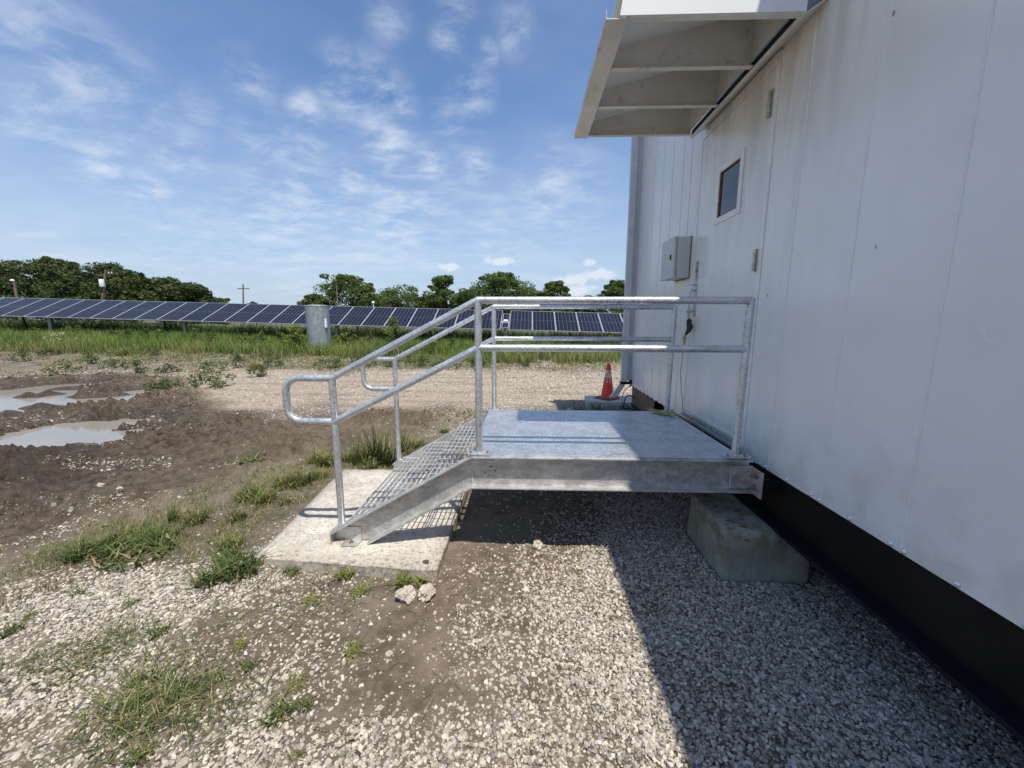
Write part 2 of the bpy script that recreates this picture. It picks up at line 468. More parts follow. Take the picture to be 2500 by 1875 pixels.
M['blade'] = mat_attr('grass blades', .6, .35, .3)
M['leaf'] = mat_attr('tree leaves', .65, .3, .22)
M['stone'] = mat_attr('gravel stone', .85, .25, 0, True, .3, 1.3)

# ------------------------------------------------------------------ ground height and masks
CTL= [(0.27, -1.28, 1), (-0.31, -1.31, 1), (0.78, -0.87, 1), (1.31, -0.56, 1), (1.65, -1.06, 1), (0.6, -0.59, 1), (0.87, -0.21, 1), (1.65, 0.69, 1), (1.2, 0.33, 1), (-1.63, -1.35, 1), (-2.21, -0.98, 1), (-2.27, -0.41, 1), (-1.81, -0.47, 1), (-2.41, -0.64, 1), (1.02, -1.26, 1), (-0.75, -1.4, 1), (0.04, -1.4, 1), (2.15, 12.5, 1), (0.54, 9.55, 1), (-1.7, -0.96, 0.8), (-1.45, -0.42, 0.8), (0.5, -0.42, 0.66), (-1.66, -1.18, 0.8), (3.34, 6.54, 0.8), (1.91, 6.48, 0.8), (-0.94, -0.82, 0.3), (-1.37, -0.66, 0.3), (-0.52, -1.03, 0.3), (-3.51, 0.15, 0.3), (-2.85, 0.51, 0.3), (-3.0, -0.01, 0.3), (-1.85, 4.6, 0.3), (-0.93, -1.15, 0.5), (0.1, -0.23, 0.28), (0.2, 0.0, .2), (0.0, -.35, .14), (.3, .1, .3), (.1, -.5, .3), (-.1, .1, .1), (0.38, -0.04, 0.36), (-1.24, -1.12, 0.5), (0.1, -0.79, 0.5), (0.74, 0.58, 0.42), (-4.21, 6.19, 0.5), (-7.88, 10.67, 0.5), (-14.62, 11.56, 0.5), (-0.19, -0.77, 0.14), (-0.14, -0.44, 0.14), (0.21, 0.49, 0.14), (-3.38, 0.49, 0.14), (-3.22, 0.92, 0.14), (-2.79, 1.48, 0.14), (-3.47, 1.45, 0.14), (-0.55, -0.69, 0.14), (-0.23, -1.0, 0.14), (-0.42, -0.53, 0.04), (-0.15, 0.62, 0.04), (0.06, 0.28, 0.04), (-4.66, 1.06, 0.04), (0.39, 0.8, 0.04), (-4.55, 1.8, 0.04), (-4.24, 1.08, 0.04), (-4.19, 1.97, 0.04), (-1.75, 8.18, 0.65), (0.47, 5.26, 0.65), (-7.35, 7.9, 0.65), (-2.88, 8.12, 0.65), (1.23, 4.74, 0.65)]
P1= [(-12.48, 6.04), (-12.27, 6.32), (-12.04, 7.05), (-11.55, 7.55), (-10.91, 6.98), (-10.55, 6.29), (-9.34, 5.46), (-9.12, 5.95), (-9.07, 6.47), (-8.76, 6.22), (-8.04, 5.09), (-8.49, 4.87), (-8.54, 4.23), (-8.53, 3.92), (-8.73, 3.73), (-9.2, 3.54)]
P2= [(-7.38, 2.39), (-7.25, 2.64), (-7.24, 3.12), (-7.01, 3.5), (-6.5, 3.69), (-6.11, 3.76), (-6.01, 3.42), (-6.18, 3.1), (-5.56, 2.96), (-5.54, 2.75), (-5.68, 2.5), (-5.93, 2.31), (-6.19, 2.11), (-6.43, 2.04), (-6.63, 1.87)]
TUFTS= [('big', -2.82, -0.18, 0.18), ('tall', -2.61, 0.35, 0.2), ('m', -2.42, 0.35, 0.16), ('m', -1.87, 0.01, 0.14), ('m', -2.31, 0.78, 0.13), ('low', -2.77, -0.07, 0.07), ('low', -2.7, 0.01, 0.12), ('low', -2.45, -0.09, 0.14), ('dark', -1.69, -0.38, 0.13), ('dark', -1.54, -0.33, 0.15), ('dark', -1.74, -0.18, 0.12), ('s', -1.22, -0.3, 0.07), ('y', -0.85, -0.335, 0.08), ('y', -0.45, -0.365, 0.09), ('y', -0.33, -0.375, 0.07), ('lay', -0.69, -0.46, 0.06), ('s', -2.44, -0.83, 0.06), ('twig', -2.64, -0.47, 0.12), ('s', -2.42, -0.54, 0.04), ('sp', -1.82, -1.02, 0.08), ('sp', -1.83, -0.92, 0.08), ('sp', -1.83, -0.81, 0.06), ('s', -1.65, -0.82, 0.06), ('sp', -1.34, -1.22, 0.11), ('sp', -1.21, -1.27, 0.09), ('sp', -1.38, -1.25, 0.08), ('sp', -1.25, -1.15, 0.09), ('sp', -1.16, -1.13, 0.05), ('s', -1.01, -1.01, 0.05), ('lay', -1.15, -0.88, 0.04), ('lay', -0.74, -1.09, 0.04), ('s', -1.15, -1.41, 0.05), ('s', -0.72, -1.23, 0.07), ('s', -0.63, -1.19, 0.04), ('twig', -2.7, -0.64, 0.09), ('twig', -1.59, -0.87, 0.05), ('s', -0.55, -1.38, 0.02), ('tall', -1.49, 1.7, 0.44), ('tall', -1.37, 1.71, 0.48), ('tall', -1.27, 1.71, 0.4), ('tall', -1.24, 2.19, 0.35), ('m', -2.08, 1.73, 0.22), ('m', -1.96, 1.68, 0.18), ('m', -2.08, 1.13, 0.23), ('m', -1.98, 1.17, 0.18), ('m', -2.11, 0.76, 0.19), ('m', -2.31, 0.88, 0.16), ('m', -1.78, 1.84, 0.18), ('s', -2.85, 1.65, 0.16), ('s', -1.14, 2.43, 0.14), ('m', -1.88, 0.71, 0.09), ('m', -2.47, -0.73, 0.05), ('tall', -1.62, 1.75, 0.34), ('tall', -1.05, 1.85, 0.33), ('m', -1.4, 1.5, 0.16), ('m', -0.9, 1.62, 0.15), ('m', -0.7, 2.2, 0.16), ('sp', -1.45, -1.1, 0.08), ('sp', -0.95, -1.22, 0.07), ('sp', -2.1, -1.02, 0.07), ('lay', -0.55, -0.9, 0.05), ('lay', -0.95, -0.55, 0.05), ('s', -2.0, -0.62, 0.05), ('m', -2.55, 0.1, 0.14), ('m', -2.1, 0.4, 0.13), ('m', -1.85, 1.3, 0.14)]
WEEDS= [(-18.66, 12.58), (-18.12, 11.21), (-15.28, 10.96), (-13.7, 10.28), (-11.92, 9.37), (-14.65, 12.81), (-10.88, 9.42), (-9.55, 9.49), (-9.5, 10.51), (-8.64, 10.93), (-7.49, 8.72), (-12.85, 8.19), (-8.2, 6.3), (-7.92, 6.86), (-7.29, 6.89), (-15.57, 12.75)]
MUD = [(-13.74, 6.28), (-13.95, 7.57), (-12.78, 9.14), (-9.33, 8.18), (-5.95, 4.97), (-3.46, 3.36), (-2.24, 4.58), (-0.98, 3.72), (-1.36, 2.5), (-2.49, 1.75), (-2.98, 1.13), (-3.13, 0.43), (-3.34, -0.23), (-6, -1.2), (-12, 0)]
ROAD = [(-7.63, 6.57), (-12, 10.5), (-7.55, 10.32), (-3.52, 10.5), (3.08, 10.2), (14, 11.5), (14, 7), (2.67, 6.31), (0.47, 5.16), (-1.19, 5.0), (-3.39, 4.53), (-4.91, 4.46), (-6.27, 5.16)]
CLOD = [(-6.42, 1.66), (-6.1, 1.97), (-5.94, 2.13), (-5.97, 2.34), (-5.53, 2.07), (-5.08, 1.64), (-4.78, 1.17), (-5.06, 0.75)]
LUMPS = [(-11.03, 6.72, .5), (-9.53, 5.77, .45), (-9.2, 6.0, .5), (-9.09, 4.65, .5), (-9.03, 4.06, .4), (-10.71, 5.69, .35), (-10.62, 6.0, .35), (-12.5, 5.2, .5)]
GZ = -0.755
STRIP = [(-3.3, -.25), (-2.9, -.3), (-2.0, -.15), (-1.66, .0), (-1.68, 1.2), (-1.60, 1.42), (-1.1, 1.42), (-.5, 2.0), (-.6, 2.9), (-1.2, 2.8), (-2.0, 2.1), (-2.7, 1.2), (-3.1, .4)]
SLAB = [(-1.5, -.25), (-.245, -.342), (-.235, 1.38), (-1.63, 1.375)]
def gravel_density(x, y):
    num = np.zeros_like(x); den_ = np.zeros_like(x)
    for cx, cy, v in CTL:
        s = .10 + .13 * max(0., cy + 1.5)
        wgt = 1.0 / (((x - cx) ** 2 + (y - cy) ** 2) / s ** 2 + .15) ** 1.6
        num += wgt * v; den_ += wgt
    g = num / den_
    g = g + (fbm(x, y, 2.6, 4, 5) - .5) * .55 * np.clip(g * 3, 0, 1)
    mud = sstep(poly_sd(x, y, MUD), .25, -.35)
    g = g * (1 - .86 * mud)
    g = g * (1 - .45 * sstep(x, -1.0, -1.8) * sstep(fbm(x * .8, y * 1.5, 1.4, 4, 35), .46, .62))
    strip = sstep(poly_sd(x, y, STRIP), .15, -.1)
    g = g * (1 - .72 * strip)
    g = np.maximum(g, mud * .40 * sstep(fbm(x * .6, y * 2.2, 1.1, 4, 33), .60, .74))
    shade = sstep(x, .95, 1.5) * sstep(y, 3.5, 2.0)
    g = np.maximum(g, shade * (.75 + .5 * fbm(x, y, 1.5, 3, 77)))
    return np.clip(g, 0, 1)
def height(x, y):
    x = np.asarray(x, float); y = np.asarray(y, float)
    h = np.full(x.shape, GZ)
    rise = sstep(y, 9, 17.5) * (.25 - .018 * np.clip(x, -30, 5))
    h = h + rise
    mud = sstep(poly_sd(x, y, MUD), .5, -.5)
    # churned ruts, stretched along the wheel tracks
    ca, sa = math.cos(.22), math.sin(.22)
    u = x * ca + y * sa; v = -x * sa + y * ca
    r1 = fbm(u * .55, v * 1.9, 1.3, 4, 11)
    r2 = fbm(u * 1.6, v * 3.6, 2.2, 4, 12, .6)
    r3 = 1 - np.abs(2 * fbm(x, y, 9, 3, 13, .6) - 1)
    r4 = 1 - np.abs(2 * fbm(u * .8, v * 1.4, 4.2, 4, 17, .62) - 1)
    r5 = sstep(fbm(x * .9, y * 1.2, 11, 3, 18, .6), .50, .74)
    lump = sstep(fbm(u * .5, v * 1.3, 1.1, 3, 19), .38, .60)
    h = h + mud * ((r1 - .5) * .15 + (r2 - .5) * .13 + lump * ((r4 - .62) * .27 + r5 * .07) + (r3 - .7) * .03)
    clod = sstep(poly_sd(x, y, CLOD), .30, -.12)
    h = h + clod * (.05 + (fbm(x, y, 7, 4, 14, .65) - .4) * .20)
    for P in (P1, P2):
        sd = poly_sd(x, y, P) + (fbm(x, y * 1.6, 2.3, 5, 15, .62) - .5) * .75
        sd = sd - .22
        t = sstep(sd, .16, -.12)
        h = h * (1 - t) + (-.865 + (h - GZ) * .10) * t
        # low bank round the water
        h = h + np.exp(-((sd - .28) / .2) ** 2) * .035
    for lx, ly, lr in LUMPS:
        d = np.hypot((x - lx) * .7, (y - ly) * 1.5) / lr
        h = h + np.exp(-d * d * 2.2) * (.14 + .10 * (fbm(x, y, 6, 3, 16) - .5))
    h = h + (fbm(x, y, 1.1, 4, 21) - .5) * .035 + (fbm(x, y, 7, 3, 22) - .5) * .014
    h = h + (fbm(x, y, 26, 2, 23) - .5) * .008
    # tyre ripples on the gravel road
    road = sstep(poly_sd(x, y, ROAD), .6, -.4)
    h = h + road * (fbm(x * .3, y * 1.6, 1.6, 3, 31) - .5) * .05
    # hold the ground just under the slab top and clear of the pads
    sl = sstep(poly_sd(x, y, SLAB), .28, .0)
    lim = np.where(x < -1.35, -.697, -.735)
    h = h * (1 - sl) + (np.minimum(h, lim) * .3 + lim * .7 + (fbm(x, y, 5, 3, 27) - .5) * .035) * sl
    inside = poly_sd(x, y, SLAB) < -.03
    h = np.where(inside, -.80, h)
    return h

def grid_axis(a, b, fine0, fine1, st, grow):
    mid = list(np.arange(fine0, fine1 + 1e-6, st)); lo = [fine0]; s = st
    while lo[-1] > a: s *= grow; lo.append(lo[-1] - s)
    hi = [fine1]; s = st
    while hi[-1] < b: s *= grow; hi.append(hi[-1] + s)
    return np.array(lo[:0:-1] + mid + hi[1:])
gx = grid_axis(-500, 500, -9.0, 2.4, .026, 1.045)
gy = grid_axis(-40, 600, -2.2, 6.4, .026, 1.04)
X, Y = np.meshgrid(gx, gy)
Zg = height(X, Y)
nx, ny = len(gx), len(gy)
V = np.stack([X.ravel(), Y.ravel(), Zg.ravel()], 1)
ii = (np.arange(ny - 1)[:, None] * nx + np.arange(nx - 1)[None, :]).ravel()
F = np.stack([ii, ii + 1, ii + nx + 1, ii + nx], 1)
gd = gravel_density(X.ravel(), Y.ravel())
roadm = sstep(poly_sd(X.ravel(), Y.ravel(), ROAD) + (fbm(X.ravel(), Y.ravel(), .8, 4, 40) - .5) * 1.6, .5, -.5)
mudm = (1 - .55 * sstep(X.ravel(), -4.6, -2.6)) * sstep(poly_sd(X.ravel(), Y.ravel(), MUD) + (fbm(X.ravel(), Y.ravel(), 1.5, 4, 41) - .5) * .8, .3, -.3)
grm = sstep(Y.ravel() + (fbm(X.ravel(), Y.ravel(), .6, 4, 42) - .5) * 3, 11.0, 13.5)
wet = np.zeros(len(V))
for P in (P1, P2, CLOD): wet = np.maximum(wet, sstep(poly_sd(V[:, 0], V[:, 1], P), .9, 0.))

m, t, b = newmat('ground')
A = lambda n_: t.add('ShaderNodeAttribute', attribute_name=n_).outputs['Fac']
tc = t.add('ShaderNodeTexCoord').outputs['Object']
nA = t.noise(tc, 1.7, 7, .65); nB = t.noise(tc, 14, 7, .7); nC = t.noise(tc, 80, 4, .65)
c = t.mix(t.ramp(nB, .3, .7), (.085, .064, .044), (.175, .138, .100))
c = t.mix(t.ramp(nA, .42, .68, 0, .6), c, (.235, .19, .145))
mudc = t.mix(t.ramp(t.noise(tc, 11, 8, .75, .3), .36, .64), (.048, .034, .022), (.205, .152, .102))  # dark end of the mud tone paints in the shade of crevices
mudc = t.mix(t.ramp(t.noise(tc, 5, 6, .7), .45, .62, 0, .5), mudc, (.215, .175, .14))
c = t.mix(A('mud'), c, mudc)
c = t.mix(t.math('MULTIPLY', A('wet'), .55), c, (.055, .042, .030))
roadc = t.mix(t.ramp(nB, .3, .7), (.24, .19, .14), (.40, .33, .255))
roadc = t.mix(t.ramp(t.noise(t.mapping(tc, (.35, 1.6, 1)), 1.3, 6, .65), .46, .66, 0, .75), roadc, (.17, .13, .10))
c = t.mix(A('road'), c, roadc)
grc = t.mix(t.ramp(nA, .4, .65), (.055, .065, .025), (.16, .13, .075))
c = t.mix(A('grassland'), c, grc)
# small crushed stone chips lying in the dirt
dens = A('gravel')
for sc_, amt in ((38, .95), (19, .75), (75, .8)):
    v = t.voro(tc, sc_)
    cr, cg, cb = t.sep(v.outputs['Color'])
    inn = t.math('LESS_THAN', v.outputs['Distance'], t.math('ADD', t.math('MULTIPLY', cg, .22), .16))
    on = t.math('LESS_THAN', cr, t.math('MULTIPLY', dens, amt))
    sc2 = t.mix(cb, (.28, .235, .18), (.56, .49, .40))
    c = t.mix(t.math('MULTIPLY', inn, on), c, sc2)
t.put(b.inputs['Base Color'], c)
t.put(b.inputs['Roughness'], t.ramp(t.math('MULTIPLY', A('wet'), nB), .1, .5, .92, .55))
b.inputs['Specular IOR Level'].default_value = .3
hh = t.math('ADD', t.math('MULTIPLY', nB, .6), t.math('MULTIPLY', nC, .25))
hh = t.math('ADD', hh, t.math('MULTIPLY', t.math('MULTIPLY', t.noise(tc, 9, 9, .78, .4), A('mud')), 3.2))
t.put(b.inputs['Normal'], t.bump(hh, .9, .04))
M['ground'] = m
g_o = link('ground', np_mesh('ground', V, [F], M['ground'], {'gravel': gd, 'road': roadm, 'mud': mudm, 'grassland': grm, 'wet': wet}, True))
tag(g_o, kind='structure')

# water lying in the ruts
m, t, b = newmat('muddy water')
tc = t.add('ShaderNodeTexCoord').outputs['Object']
t.put(b.inputs['Base Color'], t.mix(t.ramp(t.noise(tc, .8, 5, .6), .35, .7), (.235, .215, .185), (.30, .275, .24)))
b.inputs['Roughness'].default_value = .08; b.inputs['IOR'].default_value = 1.33; b.inputs['Specular IOR Level'].default_value = .3
t.put(b.inputs['Normal'], t.bump(t.noise(tc, 12, 3), .05, .004))
M['water'] = m
for (x0, x1, y0, y1) in ((-14.5, -7.50, 3.2, 8.6), (-8.6, -5.0, 1.4, 4.2)):
    o = MB().add([(x0, y0, 0), (x1, y0, 0), (x1, y1, 0), (x0, y1, 0)], [(0, 1, 2, 3)]).build('puddle', M['water'], loc=(0, 0, -.808))
    tag(o, kind='structure')

# ------------------------------------------------------------------ building
WX = 1.983; WB = -.10; WT = 4.5; YF = 3.68; YN = -8.9
BLD = empty('equipment_building', (3.5, -2.6, GZ), 0, 'white metal clad equipment building on a raised dark steel base at the right', 'building')
def bparent(o, par=None):
    o.parent = par or BLD
    if par is None: o.matrix_parent_inverse = Matrix.Translation(BLD.location).inverted()
    return o
core = MB().box(WX + .02, 5.3, YN, YF - .004, WB + .004, WT - .01)
bparent(core.build('wall_core', M['wall']))
bparent(MB().box(WX - .02, 5.34, YN - .02, YF + .03, WT, WT + .05).build('roof', M['trim'], bevel=.004))
ys = [YN]
yy = -.97 - .487
near = []
while yy > YN: near.append(yy); yy -= .487
ys = sorted(near) + [-.97, -.482, .01, .325]
ys = [YN] + ys
far = [1.52, 1.74, 1.96, 2.28, 2.61, 2.95, 3.32, YF - .03]
def wpanel(y0, y1, z0, z1, name='wall_panel', mat='wall', x0=WX):
    return bparent(MB().box(x0, WX + .019, y0 + .0012, y1 - .0012, z0, z1).build(name, M[mat], bevel=.0018))
for a, b_ in list(zip(ys[:-1], ys[1:])) + list(zip(far[:-1], far[1:])): wpanel(a, b_, WB, WT - .012)
wpanel(.325, 1.52, 2.60, WT - .012)
def seam(y, z0=WB + .002, z1=WT - .014, r=.0035):
    k = MB(); r = .0048; pr = [(WX - .0005 + 0.0, y - r), (WX - r * .8, y - r * .5), (WX - r * .8, y + r * .5), (WX - .0005, y + r)]
    k.prism(pr, 'z', z0, z1); return bparent(k.build('panel_seam', M['trim']))
for y in ys[1:-1] + far[1:-1]: seam(y)
# corner flashing at the far end and the rows of screws
bparent(MB().box(WX - .006, WX + .019, YF - .0285, YF + .006, WB - .02, WT - .012).build('corner_flashing', M['trim'], bevel=.002))
sm = MB().lathe([(0, .0085), (.008, .007), (.012, .003), (.0135, 0)], seg=10).mesh('screw', M['hinge'])
sc_mat = simple('screw head', (.78, .78, .74), .4, .4, .2, 80); sm.materials[0] = sc_mat
for y in [.271, .225, .099, .036, -.186, -.401, -.471, -.689, -.92, -.984, -1.202, -1.42, -1.47, -1.69]:
    o = link('screw', sm); o.location = (WX - .001, y, WB + .016); o.rotation_euler = (0, math.radians(-90), 0); bparent(o)
sms = MB().box(-.008, 0, -.006, .006, -.009, .011).mesh('clip', M['black'])
for i in range(11):
    y = 1.60 + i * .185
    o = link('clip', sms); o.location = (WX - .001, y, WB + .006); bparent(o)

# door with frame, window, hinges, lock plate, pull
DY0, DY1, DZ1 = .375, 1.475, 2.595
FR = MB()
FR.box(WX - .006, WX + .018, .3265, DY0 - .004, -.045, DZ1)
FR.box(WX - .006, WX + .018, DY1 + .004, 1.5185, -.045, DZ1)
FR.box(WX - .006, WX + .018, .3265, 1.5185, DZ1 + .001, 2.599)
bparent(FR.build('door_frame', M['trim'], bevel=.002))
bparent(MB().box(WX - .004, WX + .018, .3265, 1.5185, WB, -.047).build('wall_panel', M['wall']))
door = MB()
wy0, wy1, wz0, wz1 = .735, 1.065, 1.795, 2.168
for (a, b1, c_, d_) in ((DY0, wy0, 0, DZ1 - .004), (wy1, DY1, 0, DZ1 - .004), (wy0, wy1, 0, wz0), (wy0, wy1, wz1, DZ1 - .004)):
    door.box(WX - .003, WX + .012, a, b1, c_, d_)
DOOR = bparent(door.build('door', M['door']))
DI = Matrix.Translation(BLD.location)
def dchild(o):
    o.parent = DOOR; return o
wf = MB()
T_ = .05
for (a, b1, c_, d_) in ((wy0 - T_, wy0, wz0 - T_, wz1 + T_), (wy1, wy1 + T_, wz0 - T_, wz1 + T_), (wy0, wy1, wz0 - T_, wz0), (wy0, wy1, wz1, wz1 + T_)):
    wf.box(WX - .012, WX - .0035, a, b1, c_, d_)
dchild(wf.build('window_frame', M['trim'], bevel=.0015))
gk = MB()
for (a, b1, c_, d_) in ((wy0, wy0 + .008, wz0, wz1), (wy1 - .008, wy1, wz0, wz1), (wy0 + .008, wy1 - .008, wz0, wz0 + .008), (wy0 + .008, wy1 - .008, wz1 - .008, wz1)):
    gk.box(WX - .008, WX + .006, a, b1, c_, d_)
dchild(gk.build('window_gasket', M['rust']))
dchild(MB().box(WX + .004, WX + .008, wy0 + .008, wy1 - .008, wz0 + .008, wz1 - .008).build('window_pane', M['glass']))
def hinge(z0, z1):
    k = MB(); hy = .395; n = 5; hh_ = (z1 - z0) / n
    for i in range(n): k.cyl((WX - .018, hy, z0 + i * hh_ + .001), (WX - .018, hy, z0 + (i + 1) * hh_ - .001), .011, 12)
    k.box(WX - .009, WX - .0035, hy - .028, hy + .004, z0, z1)
    return dchild(k.build('hinge', M['hinge']))
hinge(2.29, 2.462); hinge(1.267, 1.423); hinge(.25, .41)
LP = dchild(MB().box(WX - .008, WX - .0032, 1.372, 1.428, .955, 1.482).build('lock_plate', M['steelplate'], bevel=.001))
k = MB()
k.tube([(WX - .005, 1.40, 1.205), (WX - .045, 1.40, 1.21), (WX - .062, 1.40, 1.19), (WX - .062, 1.40, 1.03), (WX - .045, 1.40, 1.0), (WX - .005, 1.40, 1.005)], .009, 10)
dchild(k.build('pull_handle', M['steelplate']))
dchild(MB().cyl((WX - .009, 1.40, 1.40), (WX - .02, 1.40, 1.40), .019, 18).cyl((WX - .02, 1.40, 1.40), (WX - .024, 1.40, 1.40), .011, 12).build('lock_cylinder', M['steelplate']))
dchild(MB().tube([(WX - .008, 1.40, 1.255), (WX - .04, 1.405, 1.26), (WX - .075, 1.41, 1.256)], .006, 8, radii=[.010, .006, .004]).build('thumb_lever', M['steelplate']))
each('plate_screw', [MB().cyl((WX - .008, yb, 1.462), (WX - .011, yb, 1.462), .006, 8) for yb in (1.385, 1.415)], M['bolt'], dchild)
# threshold channels
k = MB()
k.box(WX - .030, WX - .004, .37, 1.50, -.012, .004)
k.box(WX - .014, WX - .004, .37, 1.50, -.040, -.012)
k.box(WX - .052, WX - .004, .365, 1.505, -.062, -.048)
k.box(WX - .052, WX - .046, .365, 1.505, -.048, -.040)
bparent(k.build('door_threshold', M['alu'], bevel=.001))
each('threshold_screw', [MB().cyl((WX - .0145, .47 + i * .12, -.026), (WX - .018, .47 + i * .12, -.026), .006, 8) for i in range(9)], M['bolt'], bparent)
# head drip strip
bparent(MB().prism([(WX, 2.668), (WX - .03, 2.650), (WX - .03, 2.645), (WX, 2.660)], 'y', .31, 1.40).build('head_drip', M['canopy'], bevel=.0008))

# canopy, hung on a stand-off rail in front of the wall
CY0, CY1, CZ, CXI = -.088, 1.440, 2.608, 1.860
CAN = bparent(empty('canopy'))
def cchild(o): o.parent = CAN; return o
zr = lambda x: CZ + .120 + (x - .828) * .235
k = MB()
k.box(.759, .882, CY0 + .02, CY1, CZ - .002, CZ + .003)
k.box(.757, .7615, CY0 + .02, CY1, CZ - .002, CZ + .045)
k.box(.878, .882, CY0 + .03, CY1, CZ + .003, CZ + .105)
cchild(k.build('gutter', M['canopy'], bevel=.0012))
def rafter(y, flip=1):
    k = MB(); x0, x1 = .888, CXI - .03
    k.prism([(x0, CZ + .005), (x1, CZ + .005), (x1, zr(x1) - .004), (x0, zr(x0) - .004)], 'y', y, y + .004)
    k.box(x0, x1, y - .036, y + .004, CZ - .002, CZ + .004)
    return cchild(k.build('rafter', M['canopy'], bevel=.001))
for y in (.418, .913, 1.417): rafter(y)
k = MB(); k.prism([(.832, CZ + .004), (CXI, CZ + .004), (CXI, zr(CXI) + .05), (.856, zr(.856) + .05)], 'y', CY0, CY0 + .005)
cchild(k.build('side_panel', M['canopy_clean'], bevel=.001))
cchild(MB().box(.888, CXI, CY0 + .0055, CY0 + .046, CZ - .0015, CZ + .0045).build('side_flange', M['canopy'], bevel=.001))
cchild(MB().prism([(.824, zr(.824)), (CXI - .004, zr(CXI - .004)), (CXI - .004, zr(CXI - .004) + .012), (.824, zr(.824) + .012)], 'y', CY0 + .006, CY1 + .01).build('roof_sheet', M['canopy_clean']))
cchild(MB().box(CXI - .028, CXI - .022, CY0 + .03, CY1 - .01, CZ + .055, zr(CXI) - .02).build('back_plate', M['canopy']))
k = MB()
k.box(CXI - .022, CXI + .004, CY0 - .0, CY1 + .02, CZ - .004, CZ + .002)
k.prism([(CXI + .004, CZ - .004), (WX - .001, CZ + .075), (WX - .001, CZ + .083), (CXI + .004, CZ + .004)], 'y', CY0 - .0, CY1 + .02)
cchild(k.build('wall_ledger', M['canopy'], bevel=.0012))
cchild(MB().box(CXI - .014, CXI - .006, CY0 + .006, CY1 - .01, CZ + .0025, CZ + .05).build('ledger_gap_shade', M['dark']))  # solid dark strip painted as the shade inside the ledger gap
k = MB(); k.box(CXI + .01, WX - .006, CY0 + .02, CY0 + .028, CZ + .09, CZ + .17); k.box(WX - .013, WX - .006, CY0 - .02, CY0 + .02, CZ + .09, CZ + .17)
cchild(k.build('corner_bracket', M['black']))

# steel base: one long beam plus added light-stopping sheets, web gap with opening near the far end
BX = 2.02
k = MB()
k.box(BX, BX + .010, YN, 2.22, -.398, WB - .001)
k.box(1.985 + .012, 2.14, YN, YF - .02, WB - .013, WB - .002)
bparent(k.build('base_beam_web', M['basebeam']))
bparent(MB().prism([(2.50, -.392), (2.56, -.34), (2.57, -.20), (2.53, -.13), (2.46, WB - .0135), (YF - .02, WB - .0135), (YF - .02, -.397)], 'x', BX + .001, BX + .009).build('base_beam_web', M['bouncebeam']))
bparent(MB().box(1.915, 2.14, YN, YF + .03, -.420, -.3985).build('base_beam_flange', M['black'], bevel=.002))
k = MB(); k.box(5.25, 5.27, YN, YF, -.76, WB - .001); k.box(2.1, 5.25, YN - .0, YN + .02, -.9, WB - .001); k.box(2.35, 2.37, YN + .03, 3.2, -.9, WB - .015); k.box(2.15, 5.2, 3.2, 3.22, -.9, WB - .015)
bparent(k.build('light_stop_skirt', M['basebeam']))  # sheets added to keep daylight from leaking under the building
bparent(MB().box(2.30, 2.34, 2.1, 2.9, -.39, -.12).build('web_opening_shade', M['dark']))  # dark box standing in for the shade behind the web opening
# downspout on the far corner
k = MB()
k.box(1.816, 1.905, 3.55, 3.62, -.035, WT - .02)
bparent(k.build('downspout', M['gutter'], bevel=.006))
bparent(MB().box(1.905, 1.988, 3.600, 3.645, -.02, WT - .02).build('downspout_backing', M['gutter']))
k = MB()
k.prism([(1.90, -.050), (1.815, -.05), (1.655, -.285), (1.77, -.27)], 'y', 3.552, 3.618)
bparent(k.build('downspout_elbow', M['gutter'], bevel=.005))
k = MB(); k.box(1.808, 1.955, 3.54, 3.63, -.072, -.036); k.box(1.955, 1.975, 3.54, 3.65, -.075, -.005)
bparent(k.build('downspout_clamp', M['black'], bevel=.002))

# wall box beside the door: its own thing
EB = empty('electrical_enclosure', (WX, 1.78, 1.35), 0, 'grey wall mounted electrical box with black latch left of the door', 'electrical box')
k = MB().box(-.138, -.006, -.18, .19, 0, .40); o = k.build('enclosure_body', M['bag'], EB, bevel=.004)
o = MB().box(-.171, -.144, -.184, .194, -.003, .405).build('enclosure_door', M['bag'], EB, bevel=.005)
MB().box(-.1435, -.1385, -.17, .18, .01, .39).build('door_gasket', M['blackrubber'], EB)
o2 = MB().box(-.180, -.1715, -.115, -.085, .185, .235).build('latch', M['blackrubber'], bevel=.003); o2.parent = o
k = MB(); k.box(-.0055, 0, -.192, .20, -.012, .409); o3 = k.build('sealant', M['rust'], EB, bevel=.002)
for (a, b1) in ((-.12, -.12), (-.05, -.10), (-.12, .08), (-.05, .12)): MB().cyl((a, b1, -.004), (a, b1, .002), .008, 8).build('bottom_plug', M['bolt'], EB)

# ------------------------------------------------------------------ access platform
PL = empty('access_platform', (0, 0, 0), 0, 'galvanised steel landing with three grating steps and pipe railings at the door', 'platform')
L = 1.746; D = 1.322; RT = 1.043; RM = .732; PR = .0242
def pchild(o): o.parent = PL; return o
dk = pchild(MB().box(-.055, 1.792, -.038, D + .04, -.006, 0.).build('deck_plate', M['deck'], bevel=.001))
